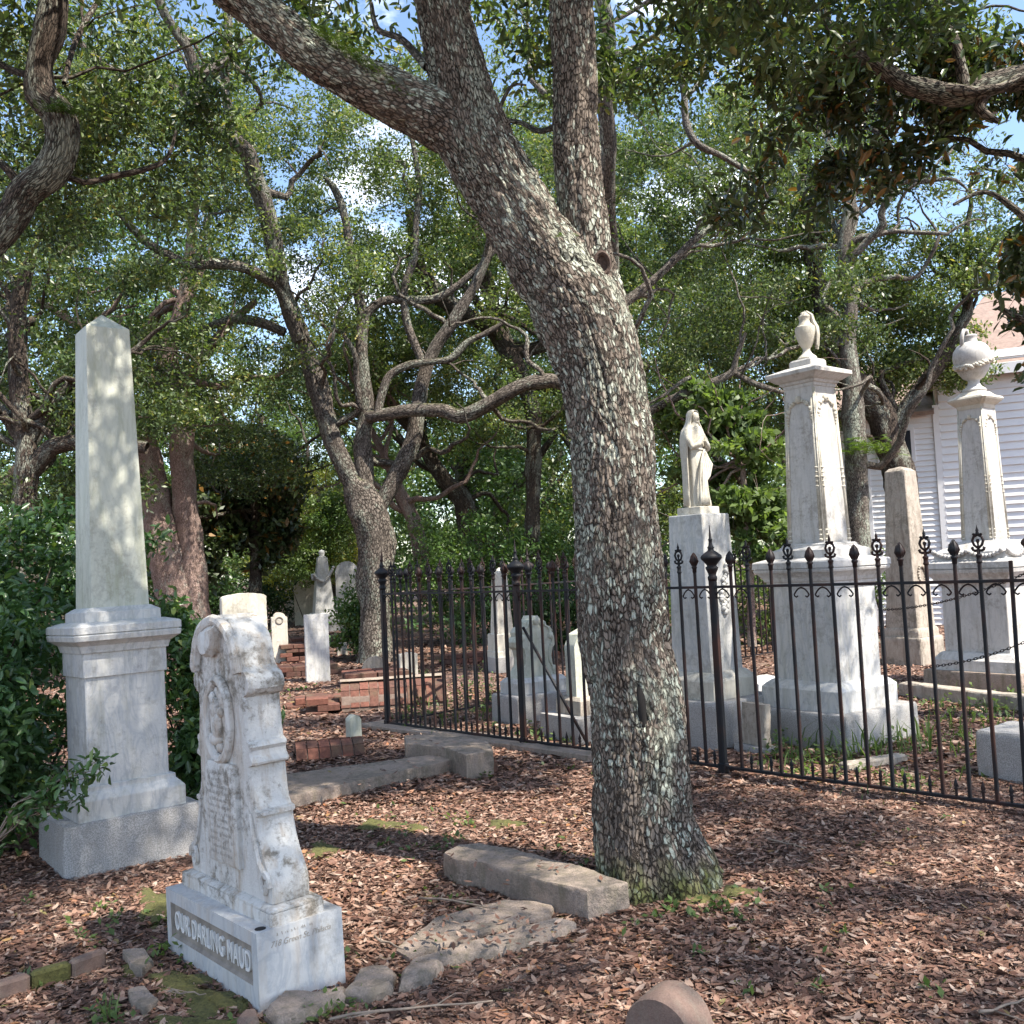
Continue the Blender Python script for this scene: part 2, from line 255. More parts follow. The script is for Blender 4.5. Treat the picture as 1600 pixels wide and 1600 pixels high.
# ------------------------------------------------------------ objects
def finish(o,label=None,cat=None,group=None,kind=None):
    if label: o['label']=label
    if cat: o['category']=cat
    if group: o['group']=group
    if kind: o['kind']=kind
    return o
def thing(name,label,cat,loc=(0,0,0),rz=0,group=None,tilt=(0,0)):
    o=bpy.data.objects.new(name,None); COL.objects.link(o); o.location=loc
    M=Matrix.Rotation(rz,4,'Z')@Matrix.Rotation(tilt[0],4,'Y')@Matrix.Rotation(tilt[1],4,'X'); o.rotation_euler=M.to_euler()
    o.empty_display_size=.2
    return finish(o,label,cat,group)
class MB:
    def __init__(s): s.v=[];s.f=[];s.sm=[]
    def add(s,v,f,smooth=False):
        b=len(s.v); s.v+= [tuple(x) for x in v]; s.f+=[tuple(i+b for i in q) for q in f]; s.sm+=[smooth]*len(f); return s
    def ring(s,rings,cap0=True,cap1=True,smooth=False,closed=False):
        n=len(rings[0]); v=[p for r in rings for p in r]; f=[]
        for i in range(len(rings)-1):
            for j in range(n):
                k=(j+1)%n; f.append((i*n+j,i*n+k,(i+1)*n+k,(i+1)*n+j))
        s.add(v,f,smooth)
        b=len(s.v)-len(v)
        if cap0: s.f.append(tuple(b+j for j in reversed(range(n)))); s.sm.append(False)
        if cap1: s.f.append(tuple(b+(len(rings)-1)*n+j for j in range(n))); s.sm.append(False)
        return s
    def sq(s,prof,c=(0,0),ch=.006):
        """square section stack: prof = [(z,wx,wy)] with chamfered corners"""
        R=[]
        for z,wx,wy in prof:
            a,b=wx/2,wy/2; k=min(ch,a*.4,b*.4)
            R.append([(c[0]+x,c[1]+y,z) for x,y in ((-a+k,-b),(a-k,-b),(a,-b+k),(a,b-k),(a-k,b),(-a+k,b),(-a,b-k),(-a,-b+k))])
        return s.ring(R)
    def box(s,x0,x1,y0,y1,z0,z1,ch=.004):
        k=min(ch,(z1-z0)*.3); wx,wy=x1-x0,y1-y0
        return s.sq([(z0,wx,wy),(z1-k,wx,wy),(z1,wx-2*k,wy-2*k)],((x0+x1)/2,(y0+y1)/2),ch)
    def lathe(s,prof,c=(0,0),n=24,sx=1,sy=1,smooth=True):
        R=[[(c[0]+r*sx*math.cos(2*math.pi*j/n),c[1]+r*sy*math.sin(2*math.pi*j/n),z) for j in range(n)] for r,z in prof]
        return s.ring(R,smooth=smooth)
    def tube(s,pts,rad,n=8,smooth=True,caps=True):
        pts=[Vector(p) for p in pts]; R=[]; up=Vector((0,0,1)); 
        t0=(pts[1]-pts[0]).normalized(); a=t0.orthogonal().normalized()
        for i,p in enumerate(pts):
            t=(pts[min(i+1,len(pts)-1)]-pts[max(i-1,0)]).normalized()
            a=(a-t*a.dot(t)).normalized(); b=t.cross(a); r=rad[i] if hasattr(rad,'__len__') else rad
            R.append([p+(a*math.cos(2*math.pi*j/n)+b*math.sin(2*math.pi*j/n))*r for j in range(n)])
        return s.ring(R,caps,caps,smooth)
    def blob(s,c,r,n=8,m=6,sc=(1,1,1),jit=0):
        R=[]
        for i in range(1,m):
            th=math.pi*i/m; R.append([(c[0]+r*sc[0]*math.sin(th)*math.cos(2*math.pi*j/n)*(1+random.uniform(-jit,jit)),c[1]+r*sc[1]*math.sin(th)*math.sin(2*math.pi*j/n)*(1+random.uniform(-jit,jit)),c[2]-r*sc[2]*math.cos(th)) for j in range(n)])
        return s.ring(R,smooth=True)
    def build(s,name,mt,parent=None,loc=None,rz=None,label=None,cat=None,group=None,kind=None,sub=0,rough=0,cell=.03,seed=0):
        me=bpy.data.meshes.new(name); me.from_pydata(s.v,[],s.f); me.polygons.foreach_set('use_smooth',s.sm); me.materials.append(mt)
        o=bpy.data.objects.new(name,me); COL.objects.link(o)
        if rough:
            import bmesh
            bm=bmesh.new(); bm.from_mesh(me); bmesh.ops.remove_doubles(bm,verts=bm.verts,dist=1e-5)
            for _ in range(9):
                es=[e for e in bm.edges if e.calc_length()>cell]
                if not es: break
                bmesh.ops.subdivide_edges(bm,edges=es,cuts=1,use_grid_fill=True)
                if len(bm.verts)>45000: break
            bmesh.ops.triangulate(bm,faces=[f for f in bm.faces if len(f.verts)>4])
            bm.normal_update(); V=np.array([v.co[:] for v in bm.verts]); Nn=np.array([v.normal[:] for v in bm.verts])
            d=fbm(V*9+seed*7.3,4,seed)*rough*1.3+fbm(V*45+seed,3,seed+5)*rough*.5
            for v,q in zip(bm.verts,V+Nn*d[:,None]): v.co=q
            bm.to_mesh(me); bm.free()
            me.polygons.foreach_set('use_smooth',[True]*len(me.polygons)); me.set_sharp_from_angle(angle=math.radians(40))
        if parent: o.parent=parent
        if loc is not None: o.location=loc
        if rz is not None: o.rotation_euler=(0,0,rz)
        return finish(o,label,cat,group,kind)
YAW=.66
def place(Fp,yaw,wx,wy,z=0):
    """centre of a block whose near bottom corner stands at picture point Fp"""
    g=G(*Fp,z) if not isinstance(Fp,Vector) else Fp
    e1=Vector((math.cos(yaw),math.sin(yaw),0)); e2=Vector((-math.sin(yaw),math.cos(yaw),0)); c=g+e1*wx/2+e2*wy/2; c.z=0; return c
def fit(Fp,Rx,Lx,yaw,z=0):
    """widths so that the right and left bottom corners project to Rx and Lx"""
    g=G(*Fp,z); e1=Vector((math.cos(yaw),math.sin(yaw),0)); e2=Vector((-math.sin(yaw),math.cos(yaw),0)); r=[]
    for e,X in ((e1,Rx),(e2,Lx)):
        lo,hi=0.01,4.
        for _ in range(40):
            mid=(lo+hi)/2; x=proj(g+e*mid)[0]
            if ((x<X) if e is e1 else (x>X)): lo=mid
            else: hi=mid
        r.append(mid)
    return r
# ------------------------------------------------------------ ground
def gz(x,y):
    P=np.stack([np.asarray(x,float)*.55,np.asarray(y,float)*.55,np.zeros(np.shape(x))],-1).reshape(-1,3)
    return (fbm(P,3,3)*.035-.012).reshape(np.shape(x))
def np_mesh(name,V,Fc,mt,smooth=False,attr=None,**k):
    me=bpy.data.meshes.new(name); V=np.asarray(V,np.float32); Fc=np.asarray(Fc,np.int32); n=Fc.shape[1]
    me.vertices.add(len(V)); me.vertices.foreach_set('co',V.ravel()); me.loops.add(Fc.size); me.loops.foreach_set('vertex_index',Fc.ravel())
    me.polygons.add(len(Fc)); me.polygons.foreach_set('loop_start',np.arange(0,Fc.size,n,dtype=np.int32)); me.polygons.foreach_set('loop_total',np.full(len(Fc),n,np.int32))
    if smooth: me.polygons.foreach_set('use_smooth',np.ones(len(Fc),bool))
    me.update(calc_edges=True); me.materials.append(mt)
    if attr is not None:
        a=me.attributes.new('bk','FLOAT_VECTOR','POINT'); a.data.foreach_set('vector',np.asarray(attr,np.float32).ravel())
    o=bpy.data.objects.new(name,me); COL.objects.link(o); par=k.pop('parent',None)
    if par: o.parent=par
    return finish(o,**k)
def grid(xs,ys,zf):
    X,Y=np.meshgrid(xs,ys); Z=zf(X,Y); V=np.stack([X,Y,Z],-1).reshape(-1,3); nx=len(xs);ny=len(ys)
    i=np.arange(nx-1)[None,:]+nx*np.arange(ny-1)[:,None]; i=i.ravel(); return V,np.stack([i,i+1,i+nx+1,i+nx],1)
xs=np.concatenate([np.linspace(-200,-12,16)[:-1],np.linspace(-12,14,200),np.linspace(14,200,16)[1:]])
ys=np.concatenate([np.linspace(-60,0,10)[:-1],np.linspace(0,26,200),np.linspace(26,300,20)[1:]])
V,Fc=grid(xs,ys,gz); np_mesh('ground',V,Fc,GROUND,True,kind='structure')
# ------------------------------------------------------------ monuments
def fat(n,c,r,a=.5): return None
# obelisk (left)
t=thing('obelisk_monument','tall white marble obelisk on a moulded pedestal, beside the dark bush on the left','obelisk',(-2.306,5.596,0.0),.673,tilt=(-.005,-.024))
b=MB(); b.sq([(-.06,.74,.60),(.17,.735,.60),(.236,.725,.585),(.242,.71,.57)],ch=.03).build('granite_base',GRANITE,t,rough=.006,cell=.04)
b=MB(); b.sq([(.242,.578,.53),(.345,.578,.53),(.352,.57,.525),(.375,.53,.49),(.39,.50,.46),(.40,.495,.455),(.415,.495,.455),(.42,.455,.43)]).build('plinth',MARBLE,t)
MB().sq([(.42,.436,.413),(1.0,.432,.41)]).build('die',MARBLE,t)
MB().sq([(1.0,.452,.44),(1.13,.452,.44),(1.132,.47,.47),(1.145,.475,.475),(1.17,.49,.49),(1.185,.53,.53),(1.20,.575,.585),(1.225,.585,.594),(1.232,.58,.59)]).build('cornice',MARBLE,t)
MB().sq([(1.232,.56,.57),(1.238,.56,.57)]).sq([(1.238,.585,.597),(1.275,.585,.597),(1.283,.57,.58),(1.300,.45,.455),]).build('cap_slab',MARBLE,t)
MB().sq([(1.300,.415,.425),(1.352,.412,.422),(1.378,.33,.34)]).build('shaft_base',MARBLE,t)
MB().sq([(1.376,.315,.325),(2.99,.241,.235)],ch=.003).sq([(2.99,.241,.235),(2.991,.241,.235),(3.095,.004,.004)],ch=.001).build('shaft',MARBLE_G,t)
def inscription(parent,axis,off,u0,u1,z0,z1,rows,name='inscription',mt=None,seed=1,hh=.5,dep=.0015,dens=.75):
    """rows of worn, unreadable engraved strokes on a face: axis 'x' -> face at x=off (normal -x), 'y' -> y=off"""
    R=random.Random(seed); b=MB(); dz=(z1-z0)/rows
    for i in range(rows):
        z=z1-dz*(i+.5); u=u0+R.uniform(0,.12)*(u1-u0); end=u1-R.uniform(0,.12)*(u1-u0); ch=dz*hh
        while u<end:
            wl=R.uniform(.35,.8)*ch
            if R.random()<dens:
                for _ in range(R.choice((1,2,2))):
                    ua=u+R.uniform(0,wl); ub=ua+R.uniform(-.3,.3)*ch; za=z-ch/2; zb=z+ch/2*R.uniform(0,1); w_=.10*ch+.0008
                    q=[(ua,za),(ua+w_,za),(ub+w_,zb),(ub,zb)]
                    if axis=='x': v=[(off-dep,-p,zz) for p,zz in q]
                    else: v=[(p,off-dep,zz) for p,zz in q]
                    b.add(v,[(0,1,2,3)])
            u+=wl*1.5
    return b.build(name,mt or DIRT,parent)
ENG=simple('faint_engraving',(.44,.46,.47),.7)
inscription(t,'y',-.2055,-.16,.16,.72,.93,7,seed=3,mt=ENG,dens=.6,hh=.35); inscription(t,'x',-.217,-.15,.15,.66,.93,9,seed=4,mt=ENG,dens=.6,hh=.35)
# Maud stone
tM=thing('carved_gravestone','weathered white gravestone with oval medallion and scrolled sides, its base lettered OUR DARLING MAUD','gravestone',(-1.103,3.898,0.0),.71,tilt=(-.012,-.022))
hx,hy=.171,.4195
b=MB()
# base block with a sunk panel on the lettered side (face x=-hx)
a0,a1,c0,c1,dp=-.375,.375,.062,.200,.014
zt=.25; x=-hx
b.add([(x,-hy,-.06),(hx,-hy,-.06),(hx,hy,-.06),(x,hy,-.06),(x,-hy,zt),(hx,-hy,zt),(hx,hy,zt),(x,hy,zt)],[(0,1,5,4),(1,2,6,5),(2,3,7,6),(4,5,6,7),(0,3,2,1)])
b.add([(x,-hy,-.06),(x,hy,-.06),(x,hy,zt),(x,-hy,zt),(x,a0,c0),(x,a1,c0),(x,a1,c1),(x,a0,c1)],[(1,0,4,5),(2,1,5,6),(3,2,6,7),(0,3,7,4)])
b.build('base_block',MARBLE_B,tM)
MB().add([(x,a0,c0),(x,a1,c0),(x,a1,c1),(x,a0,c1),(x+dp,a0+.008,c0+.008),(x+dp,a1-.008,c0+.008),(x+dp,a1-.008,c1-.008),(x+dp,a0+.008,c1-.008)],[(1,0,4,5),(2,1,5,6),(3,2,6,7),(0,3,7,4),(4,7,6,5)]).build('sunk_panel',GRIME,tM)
def text(body,size,name,mt,parent,M,ext=.004,sx=1,shear=0,bold=0):
    cu=bpy.data.curves.new(name,'FONT'); cu.body=body; cu.size=size; cu.extrude=ext; cu.align_x='CENTER'; cu.align_y='CENTER'; cu.shear=shear; cu.offset=bold; cu.space_character=1.13 if size>.08 else 1
    tmp=bpy.data.objects.new('tmp',cu); COL.objects.link(tmp); dg=bpy.context.evaluated_depsgraph_get(); me=bpy.data.meshes.new_from_object(tmp.evaluated_get(dg)); bpy.data.objects.remove(tmp)
    me.materials.clear(); me.materials.append(mt); o=bpy.data.objects.new(name,me); COL.objects.link(o); o.parent=parent; o.matrix_local=M@Matrix.Diagonal((sx,1,1,1)); return o
# face normal -x : text right = -y, up = z
MX=Matrix(((0,0,-1,0),(-1,0,0,0),(0,1,0,0),(0,0,0,1)))
MY=Matrix(((1,0,0,0),(0,0,-1,0),(0,1,0,0),(0,0,0,1)))
def at_(M,x,y,z): q=M.copy(); q.translation=Vector((x,y,z)); return q
text('OUR DARLING MAUD',.104,'raised_lettering',LETTER,tM,at_(MX,-hx+dp-.004,0,.128),.005,.62,0,.0004)
text('718 Green St. Philada',.030,'engraved_address',DIRT,tM,at_(MY,.0,-hy-.0008,.196),.0008,.92,.3)
inscription(tM,'y',-hy,-.14,.06,.218,.238,1,'engraved_line',DIRT,5,.6,.0012)
MB().lathe([(.020,.246),(.020,.2515)],(-hx+.035,-hy+.04),16).build('round_socket',HOLE,tM)
b=MB(); b.sq([(.25,.216,.81),(.289,.216,.81),(.294,.212,.806)],ch=.006).sq([(.2935,.20,.79),(.2945,.20,.79)]).sq([(.2942,.212,.806),(.302,.212,.806),(.312,.165,.75)],ch=.006).build('plinth',MARBLE_W,tM,rough=.003,cell=.03)
prof=[(.312,.362),(.325,.368),(.36,.372),(.395,.366),(.43,.345),(.47,.318),(.50,.306),(.505,.300),(.53,.288),(.57,.276),(.60,.270),(.61,.270),(.615,.288),(.628,.288),(.634,.262),(.66,.245),(.70,.236),(.75,.231),(.79,.228),(.80,.262),(.808,.265),(.83,.245),(.85,.243),(.865,.255),(.875,.250),(.885,.226),(.93,.219),(1.0,.214),(1.05,.214),(1.062,.245),(1.08,.262),(1.11,.262),(1.135,.245),(1.15,.214),(1.17,.192),(1.20,.187),(1.24,.178),(1.28,.158),(1.31,.132),(1.34,.095),(1.358,.055),(1.365,.0)]
tx=.076
def outline_solid(prof,x0,x1,ch=.008):
    b=MB(); pts=[(-h,z) for z,h in prof]+[(h,z) for z,h in reversed(prof[:-1])]
    n=len(pts); cz=.8
    def R(x,k): return [(x,y*(1-k/max(.12,abs(y)+.02) if abs(y)>.03 else 1),z-(k if z>1.3 else 0)) for y,z in pts]
    return b.ring([R(x0,ch),R(x0+ch,0),R(x1-ch,0),R(x1,ch)])
outline_solid(prof,-tx,tx,.01).build('carved_stone',MARBLE_W,tM,rough=.003,cell=.02,seed=2)
# front: inner raised field, panel, medallion, hood
b=MB(); b.ring([[(-tx-d,y,z) for y,z in ((-.135,.40),(.135,.40),(.135,.745),(.118,.79),(-.118,.79),(-.135,.745))] for d in (-.01,.018)]+[[(-tx-.026,y,z) for y,z in ((-.122,.415),(.122,.415),(.122,.74),(.108,.778),(-.108,.778),(-.122,.74))]]).build('inscription_panel',MARBLE_W,tM,rough=.0025,cell=.025,seed=4)
inscription(tM,'x',-tx-.0275,-.105,.105,.43,.765,13,'inscription',DIRT,9,.55,.0012,.9)
b=MB(); R=[]
for j in range(40):
    a=2*math.pi*j/40; R.append((-tx-.008,.105*math.cos(a)*1.0,.955+.155*math.sin(a)))
b.tube(R+[R[0]],.021,8,caps=False)
b.build('medallion_rim',MARBLE_W,tM,rough=.003,cell=.02,seed=6)
b=MB(); 
for p,r,sc in (((-tx-.006,0,.955),.09,(.12,.95,1.45)),((-tx-.016,.005,1.0),.035,(.7,.8,1.3)),((-tx-.016,-.01,.93),.04,(.6,.9,1.5)),((-tx-.018,.012,.88),.035,(.6,1.5,.7)),((-tx-.014,-.035,.985),.022,(.7,1,1)),((-tx-.016,.03,1.04),.02,(.7,1,1.2)),((-tx-.016,-.02,.85),.022,(.7,1,.9))): b.blob(p,r,14,10,sc,.06)
b.build('medallion_relief',MARBLE_W,tM,rough=.004,cell=.02,seed=8)
# hood: arched strip overhanging the front with a fold of carved drapery
b=MB(); arc=[(-.195,1.14)]+[(-.19*math.cos(a),1.15+.195*math.sin(a)) for a in np.linspace(.05,math.pi-.05,17)]+[(.195,1.14)]
b.tube([(-tx-.012,y,z) for y,z in arc],[.018]+[.024]*17+[.018],8)
b.build('arched_hood',MARBLE_W,tM,rough=.005,cell=.02,seed=12)
b=MB(); b.ring([[(-tx+.02,y,z) for y,z in ((-.07,1.32),(.12,1.30),(.14,1.24),(.05,1.21),(.0,1.225),(-.02,1.20))],[(-tx-.02,y,z) for y,z in ((-.06,1.335),(.11,1.315),(.145,1.25),(.07,1.195),(.01,1.20),(-.03,1.235))],[(-tx-.045,y,z) for y,z in ((-.04,1.31),(.09,1.29),(.11,1.25),(.07,1.21),(.02,1.215),(-.02,1.25))]])
b.build('carved_drapery',MARBLE_W,tM,rough=.008,cell=.02,seed=14)
for s in (-1,1):
    b=MB(); pts=[]
    for j in range(22):
        a=j/21*2.2*math.pi; r=.052*(1-j/26); pts.append((-tx-.004,s*(.318)+s*r*math.cos(a)*.75,.372+r*math.sin(a)*1.1))
    b.tube(pts,.011,6); b.tube([(-tx-.003,s*h_,z_) for z_,h_ in ((.40,.335),(.45,.285),(.55,.245),(.62,.225))],[.012,.012,.01,.008],6)
    b.build('scroll',MARBLE_W,tM,rough=.002,cell=.02)
# urn monument 1 (centre right)
def shaft_trim(b,w0,z0,w1,z1,r=.0135,beads=True):
    """column mouldings up the corners and an arch of ornament at the head of each face"""
    for face in range(4):
        M=Matrix.Rotation(face*math.pi/2,4,'Z')
        for s in (-1,1):
            p0=Vector((s*(w0/2-.030),-w0/2,z0+.02)); p1=Vector((s*(w1/2-.026),-w1/2,z1-.2*(z1-z0)*.35)); b.tube([M@p0,M@p1],r,6)
            p0=Vector((s*(w0/2-.012),-w0/2+.002,z0+.02)); p1=Vector((s*(w1/2-.010),-w1/2+.002,z1)); b.tube([M@p0,M@p1],r*.6,6)
            for tt,rr in ((.36,1.5),(.39,1.25),(.42,1.6),(.45,1.3),(.48,1.5),(.02,1.7),(.05,1.4),(.08,1.5)):
                q=Vector((s*(w0/2-.030)*(1-tt)+s*(w1/2-.026)*tt,-(w0*(1-tt)+w1*tt)/2,z0+(z1-z0)*tt)); b.blob(M@q,r*rr,8,5,(1,1,.55))
        hw=w1/2-.035; zc=z1-.085*(z1-z0)/1.2-hw
        for j in range(13):
            a=math.pi*j/12; q=Vector((hw*math.cos(a),-w1/2-.004,zc+hw*math.sin(a)*.95)); b.blob(M@q,r*(1.5+.5*math.sin(j*2.4)),8,5,(1,.8,1),.15)
        for s in (-1,1):
            for k in range(4): b.blob(M@Vector((s*(hw+.004),-w1/2-.006,zc-.025*k-.01)),r*(1.7-.25*k),8,5,(1,.8,1.1),.15)
        b.blob(M@Vector((-.005,-w1/2-.008,zc+hw+.005)),r*2.6,10,6,(1,.6,1)); b.blob(M@Vector((-.005,-w1/2-.02,zc+hw+.005)),r*1.1,8,5)
tU=thing('urn_monument','tall marble monument with corner columns and draped urn, just right of the statue','monument',(2.505,7.961,0),.645,'urn topped monuments')
MB().sq([(-.06,.97,.97),(.245,.962,.962),(.262,.945,.945)],ch=.01).build('granite_base',GRANITE,tU,rough=.004,cell=.05)
MB().sq([(.262,.757,.757),(.418,.757,.757),(.425,.75,.75),(.452,.70,.70),(.475,.64,.64),(.482,.61,.61)]).build('plinth',MARBLE,tU)
MB().sq([(.482,.588,.588),(1.215,.583,.583)]).build('die',MARBLE,tU)
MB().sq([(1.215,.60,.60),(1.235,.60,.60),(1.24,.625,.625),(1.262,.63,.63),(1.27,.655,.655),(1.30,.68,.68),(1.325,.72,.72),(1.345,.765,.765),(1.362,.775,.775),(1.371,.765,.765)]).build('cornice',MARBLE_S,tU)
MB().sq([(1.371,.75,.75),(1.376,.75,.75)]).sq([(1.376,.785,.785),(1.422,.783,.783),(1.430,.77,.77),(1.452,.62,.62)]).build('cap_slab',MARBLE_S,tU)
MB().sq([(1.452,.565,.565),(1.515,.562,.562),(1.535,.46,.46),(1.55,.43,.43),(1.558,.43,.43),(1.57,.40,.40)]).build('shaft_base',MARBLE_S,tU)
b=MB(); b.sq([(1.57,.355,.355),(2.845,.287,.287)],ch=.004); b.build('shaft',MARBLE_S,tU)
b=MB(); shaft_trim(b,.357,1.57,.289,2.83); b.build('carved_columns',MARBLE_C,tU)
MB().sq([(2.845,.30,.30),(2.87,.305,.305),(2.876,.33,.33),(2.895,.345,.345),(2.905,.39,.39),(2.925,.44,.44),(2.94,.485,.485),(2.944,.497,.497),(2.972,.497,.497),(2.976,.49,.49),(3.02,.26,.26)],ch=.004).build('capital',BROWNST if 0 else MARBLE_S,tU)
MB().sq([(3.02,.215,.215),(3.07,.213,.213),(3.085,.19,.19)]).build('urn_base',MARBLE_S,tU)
tt_=[(.075,3.085),(.08,3.10),(.07,3.115),(.045,3.135),(.03,3.165),(.033,3.185),(.045,3.20),(.068,3.25),(.082,3.30),(.086,3.335),(.083,3.36),(.064,3.372),(.062,3.38),(.05,3.39),(.043,3.42),(.048,3.435),(.052,3.45),(.035,3.465),(.02,3.485),(.0,3.49)]
MB().lathe(tt_,n=28).build('urn',MARBLE_C,tU,rough=.002,cell=.03)
b=MB()
for k in range(8):
    a=-1.25+.13*k; o_=Vector((math.cos(a),math.sin(a),0)); e=.006*(k%2)
    b.tube([o_*-.03+Vector((0,0,3.475)),o_*.02+Vector((0,0,3.488)),o_*.056+Vector((0,0,3.455)),o_*(.066+e)+Vector((0,0,3.40)),o_*(.088+e)+Vector((0,0,3.35)),o_*(.094+e)+Vector((0,0,3.29)),o_*(.088+e)+Vector((0,0,3.20-.012*(k%3)))],[.009,.012,.013,.013,.014,.013,.008],7)
b.build('carved_cloth',MARBLE_C,tU,rough=.004,cell=.03)
inscription(tU,'x',-.2945,-.2,.2,.75,1.1,9,seed=21,mt=ENG,dens=.5,hh=.4); inscription(tU,'y',-.2945,-.2,.2,.8,1.1,7,seed=22,mt=ENG,dens=.5,hh=.4)
# urn monument 2 (far right)
gL=G(1442.5,1070.6); yw=.645; e1=Vector((math.cos(yw),math.sin(yw),0)); e2=Vector((-math.sin(yw),math.cos(yw),0)); W2=1.06
c2=gL+e1*W2/2-e2*W2/2
tV=thing('urn_monument','tall marble monument topped by a round garlanded jug urn, against the white house','monument',(c2.x,c2.y,0),yw,'urn topped monuments')
MB().sq([(-.06,W2,W2),(.155,W2*.99,W2*.99),(.17,W2*.98,W2*.98)],ch=.01).build('stone_base',CONC,tV,rough=.006,cell=.06)
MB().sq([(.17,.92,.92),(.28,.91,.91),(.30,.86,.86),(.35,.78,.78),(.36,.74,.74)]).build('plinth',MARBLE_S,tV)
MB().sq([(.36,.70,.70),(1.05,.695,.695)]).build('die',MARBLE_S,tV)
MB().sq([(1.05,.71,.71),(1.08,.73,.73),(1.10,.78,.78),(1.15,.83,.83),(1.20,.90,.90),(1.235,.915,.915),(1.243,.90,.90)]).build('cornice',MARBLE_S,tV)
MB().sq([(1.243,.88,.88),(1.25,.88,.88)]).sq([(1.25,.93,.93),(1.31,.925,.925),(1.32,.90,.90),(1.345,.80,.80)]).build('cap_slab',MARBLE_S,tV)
b=MB().sq([(1.345,.78,.78),(1.42,.77,.77),(1.52,.46,.46),(1.535,.42,.42)]); 
for f_ in range(4):
    M=Matrix.Rotation(f_*math.pi/2,4,'Z')
    for sw in range(2):
        for j in range(10):
            q=-1+2*j/9; b.blob(M@Vector((-.37+.37*sw+.185+.18*q,-.41,1.43-.055*(1-q*q))),.027,8,5,(1,.8,1),.2)
b.build('garlanded_base',MARBLE_S,tV)
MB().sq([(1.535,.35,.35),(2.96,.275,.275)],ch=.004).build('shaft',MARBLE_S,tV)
b=MB(); shaft_trim(b,.352,1.535,.277,2.97,.012); b.build('carved_columns',MARBLE_C,tV)
MB().sq([(2.96,.29,.29),(3.0,.31,.31),(3.02,.36,.36),(3.05,.42,.42),(3.07,.44,.44),(3.09,.42,.42),(3.11,.32,.32),(3.15,.24,.24)],ch=.03).build('capital',MARBLE_C,tV)
zz=lambda z:3.15+(z-2.79)*1.15
MB().lathe([(r*1.06,zz(z)) for r,z in [(.11,2.79),(.12,2.81),(.10,2.83),(.07,2.85),(.055,2.89),(.06,2.91),(.10,2.93),(.15,3.0),(.18,3.09),(.185,3.14),(.175,3.19),(.14,3.24),(.10,3.265),(.065,3.275),(.06,3.31),(.07,3.33),(.06,3.345),(.0,3.35)]],n=36).build('urn',MARBLE_S,tV,rough=.002,cell=.04)
MR=Matrix.Rotation(-yw,4,'Z')
b=MB(); b.tube([MR@Vector((-.13,-.06,zz(3.22))),MR@Vector((-.12,-.06,zz(3.33))),MR@Vector((-.09,-.05,zz(3.385))),MR@Vector((-.05,-.03,zz(3.385))),MR@Vector((-.035,-.02,zz(3.33))),],[.02,.022,.022,.02,.018],8); b.build('handle',MARBLE_S,tV)
b=MB()
for j in range(34):
    a=-math.pi*1.05+j/33*math.pi*1.1; q=j/33; z=3.03+.17*max(0,(q-.35))-.02*math.sin(q*3); r=.19 if z<3.16 else .188
    if z<3.06: r=.178
    for _ in range(2): b.blob(MR@Vector((r*math.cos(a)*1.05,r*math.sin(a)*1.05,zz(z)+random.uniform(-.018,.018))),random.uniform(.016,.026),7,5,(1,1,1),.25)
b.build('flower_garland',MARBLE_C,tV)
inscription(tV,'x',-.3495,-.25,.25,.65,.95,8,seed=23,mt=ENG,dens=.5,hh=.4)
# statue monument
tS=thing('statue_pedestal','tapering white marble pedestal under the veiled statue, just right of the big oak','monument',(1.572,8.185,0),.698)
MB().sq([(-.06,.80,.80),(.33,.79,.79),(.35,.77,.77)],ch=.02).build('granite_base',GRANITE,tS,rough=.006,cell=.05)
MB().sq([(.35,.575,.575),(.495,.575,.575),(.505,.565,.565),(.53,.52,.52),(.56,.46,.46),(.565,.44,.44)]).build('plinth',MARBLE_C,tS)
MB().sq([(.565,.415,.415),(1.85,.358,.358),(1.858,.35,.35)]).build('tapered_die',MARBLE,tS)
MB().sq([(1.858,.255,.255),(1.918,.252,.252),(1.922,.24,.24)]).build('statue_base',MARBLE_C,tS)
b=MB(); R_=random.Random(5)
for j in range(46):
    q=j/45; ang=q*2*math.pi*.62-.2; x_=.10+.055*math.cos(ang)*(1 if q<.8 else .5)-.03*q; z_=1.50-.42*q+.05*math.sin(ang*1.3)
    b.blob((x_+R_.uniform(-.03,.03)-.02,-.196+.03*(1.5-z_)*-.6-.003,z_),R_.uniform(.012,.026),8,5,(1,.8,1),.3)
b.build('carved_flowers',MARBLE,tS)
inscription(tS,'x',-.205,-.14,.14,.75,1.25,10,seed=31,mt=ENG,dens=.6,hh=.4); inscription(tS,'y',-.205,-.12,.14,.75,1.0,7,seed=32,mt=ENG,dens=.6,hh=.4)
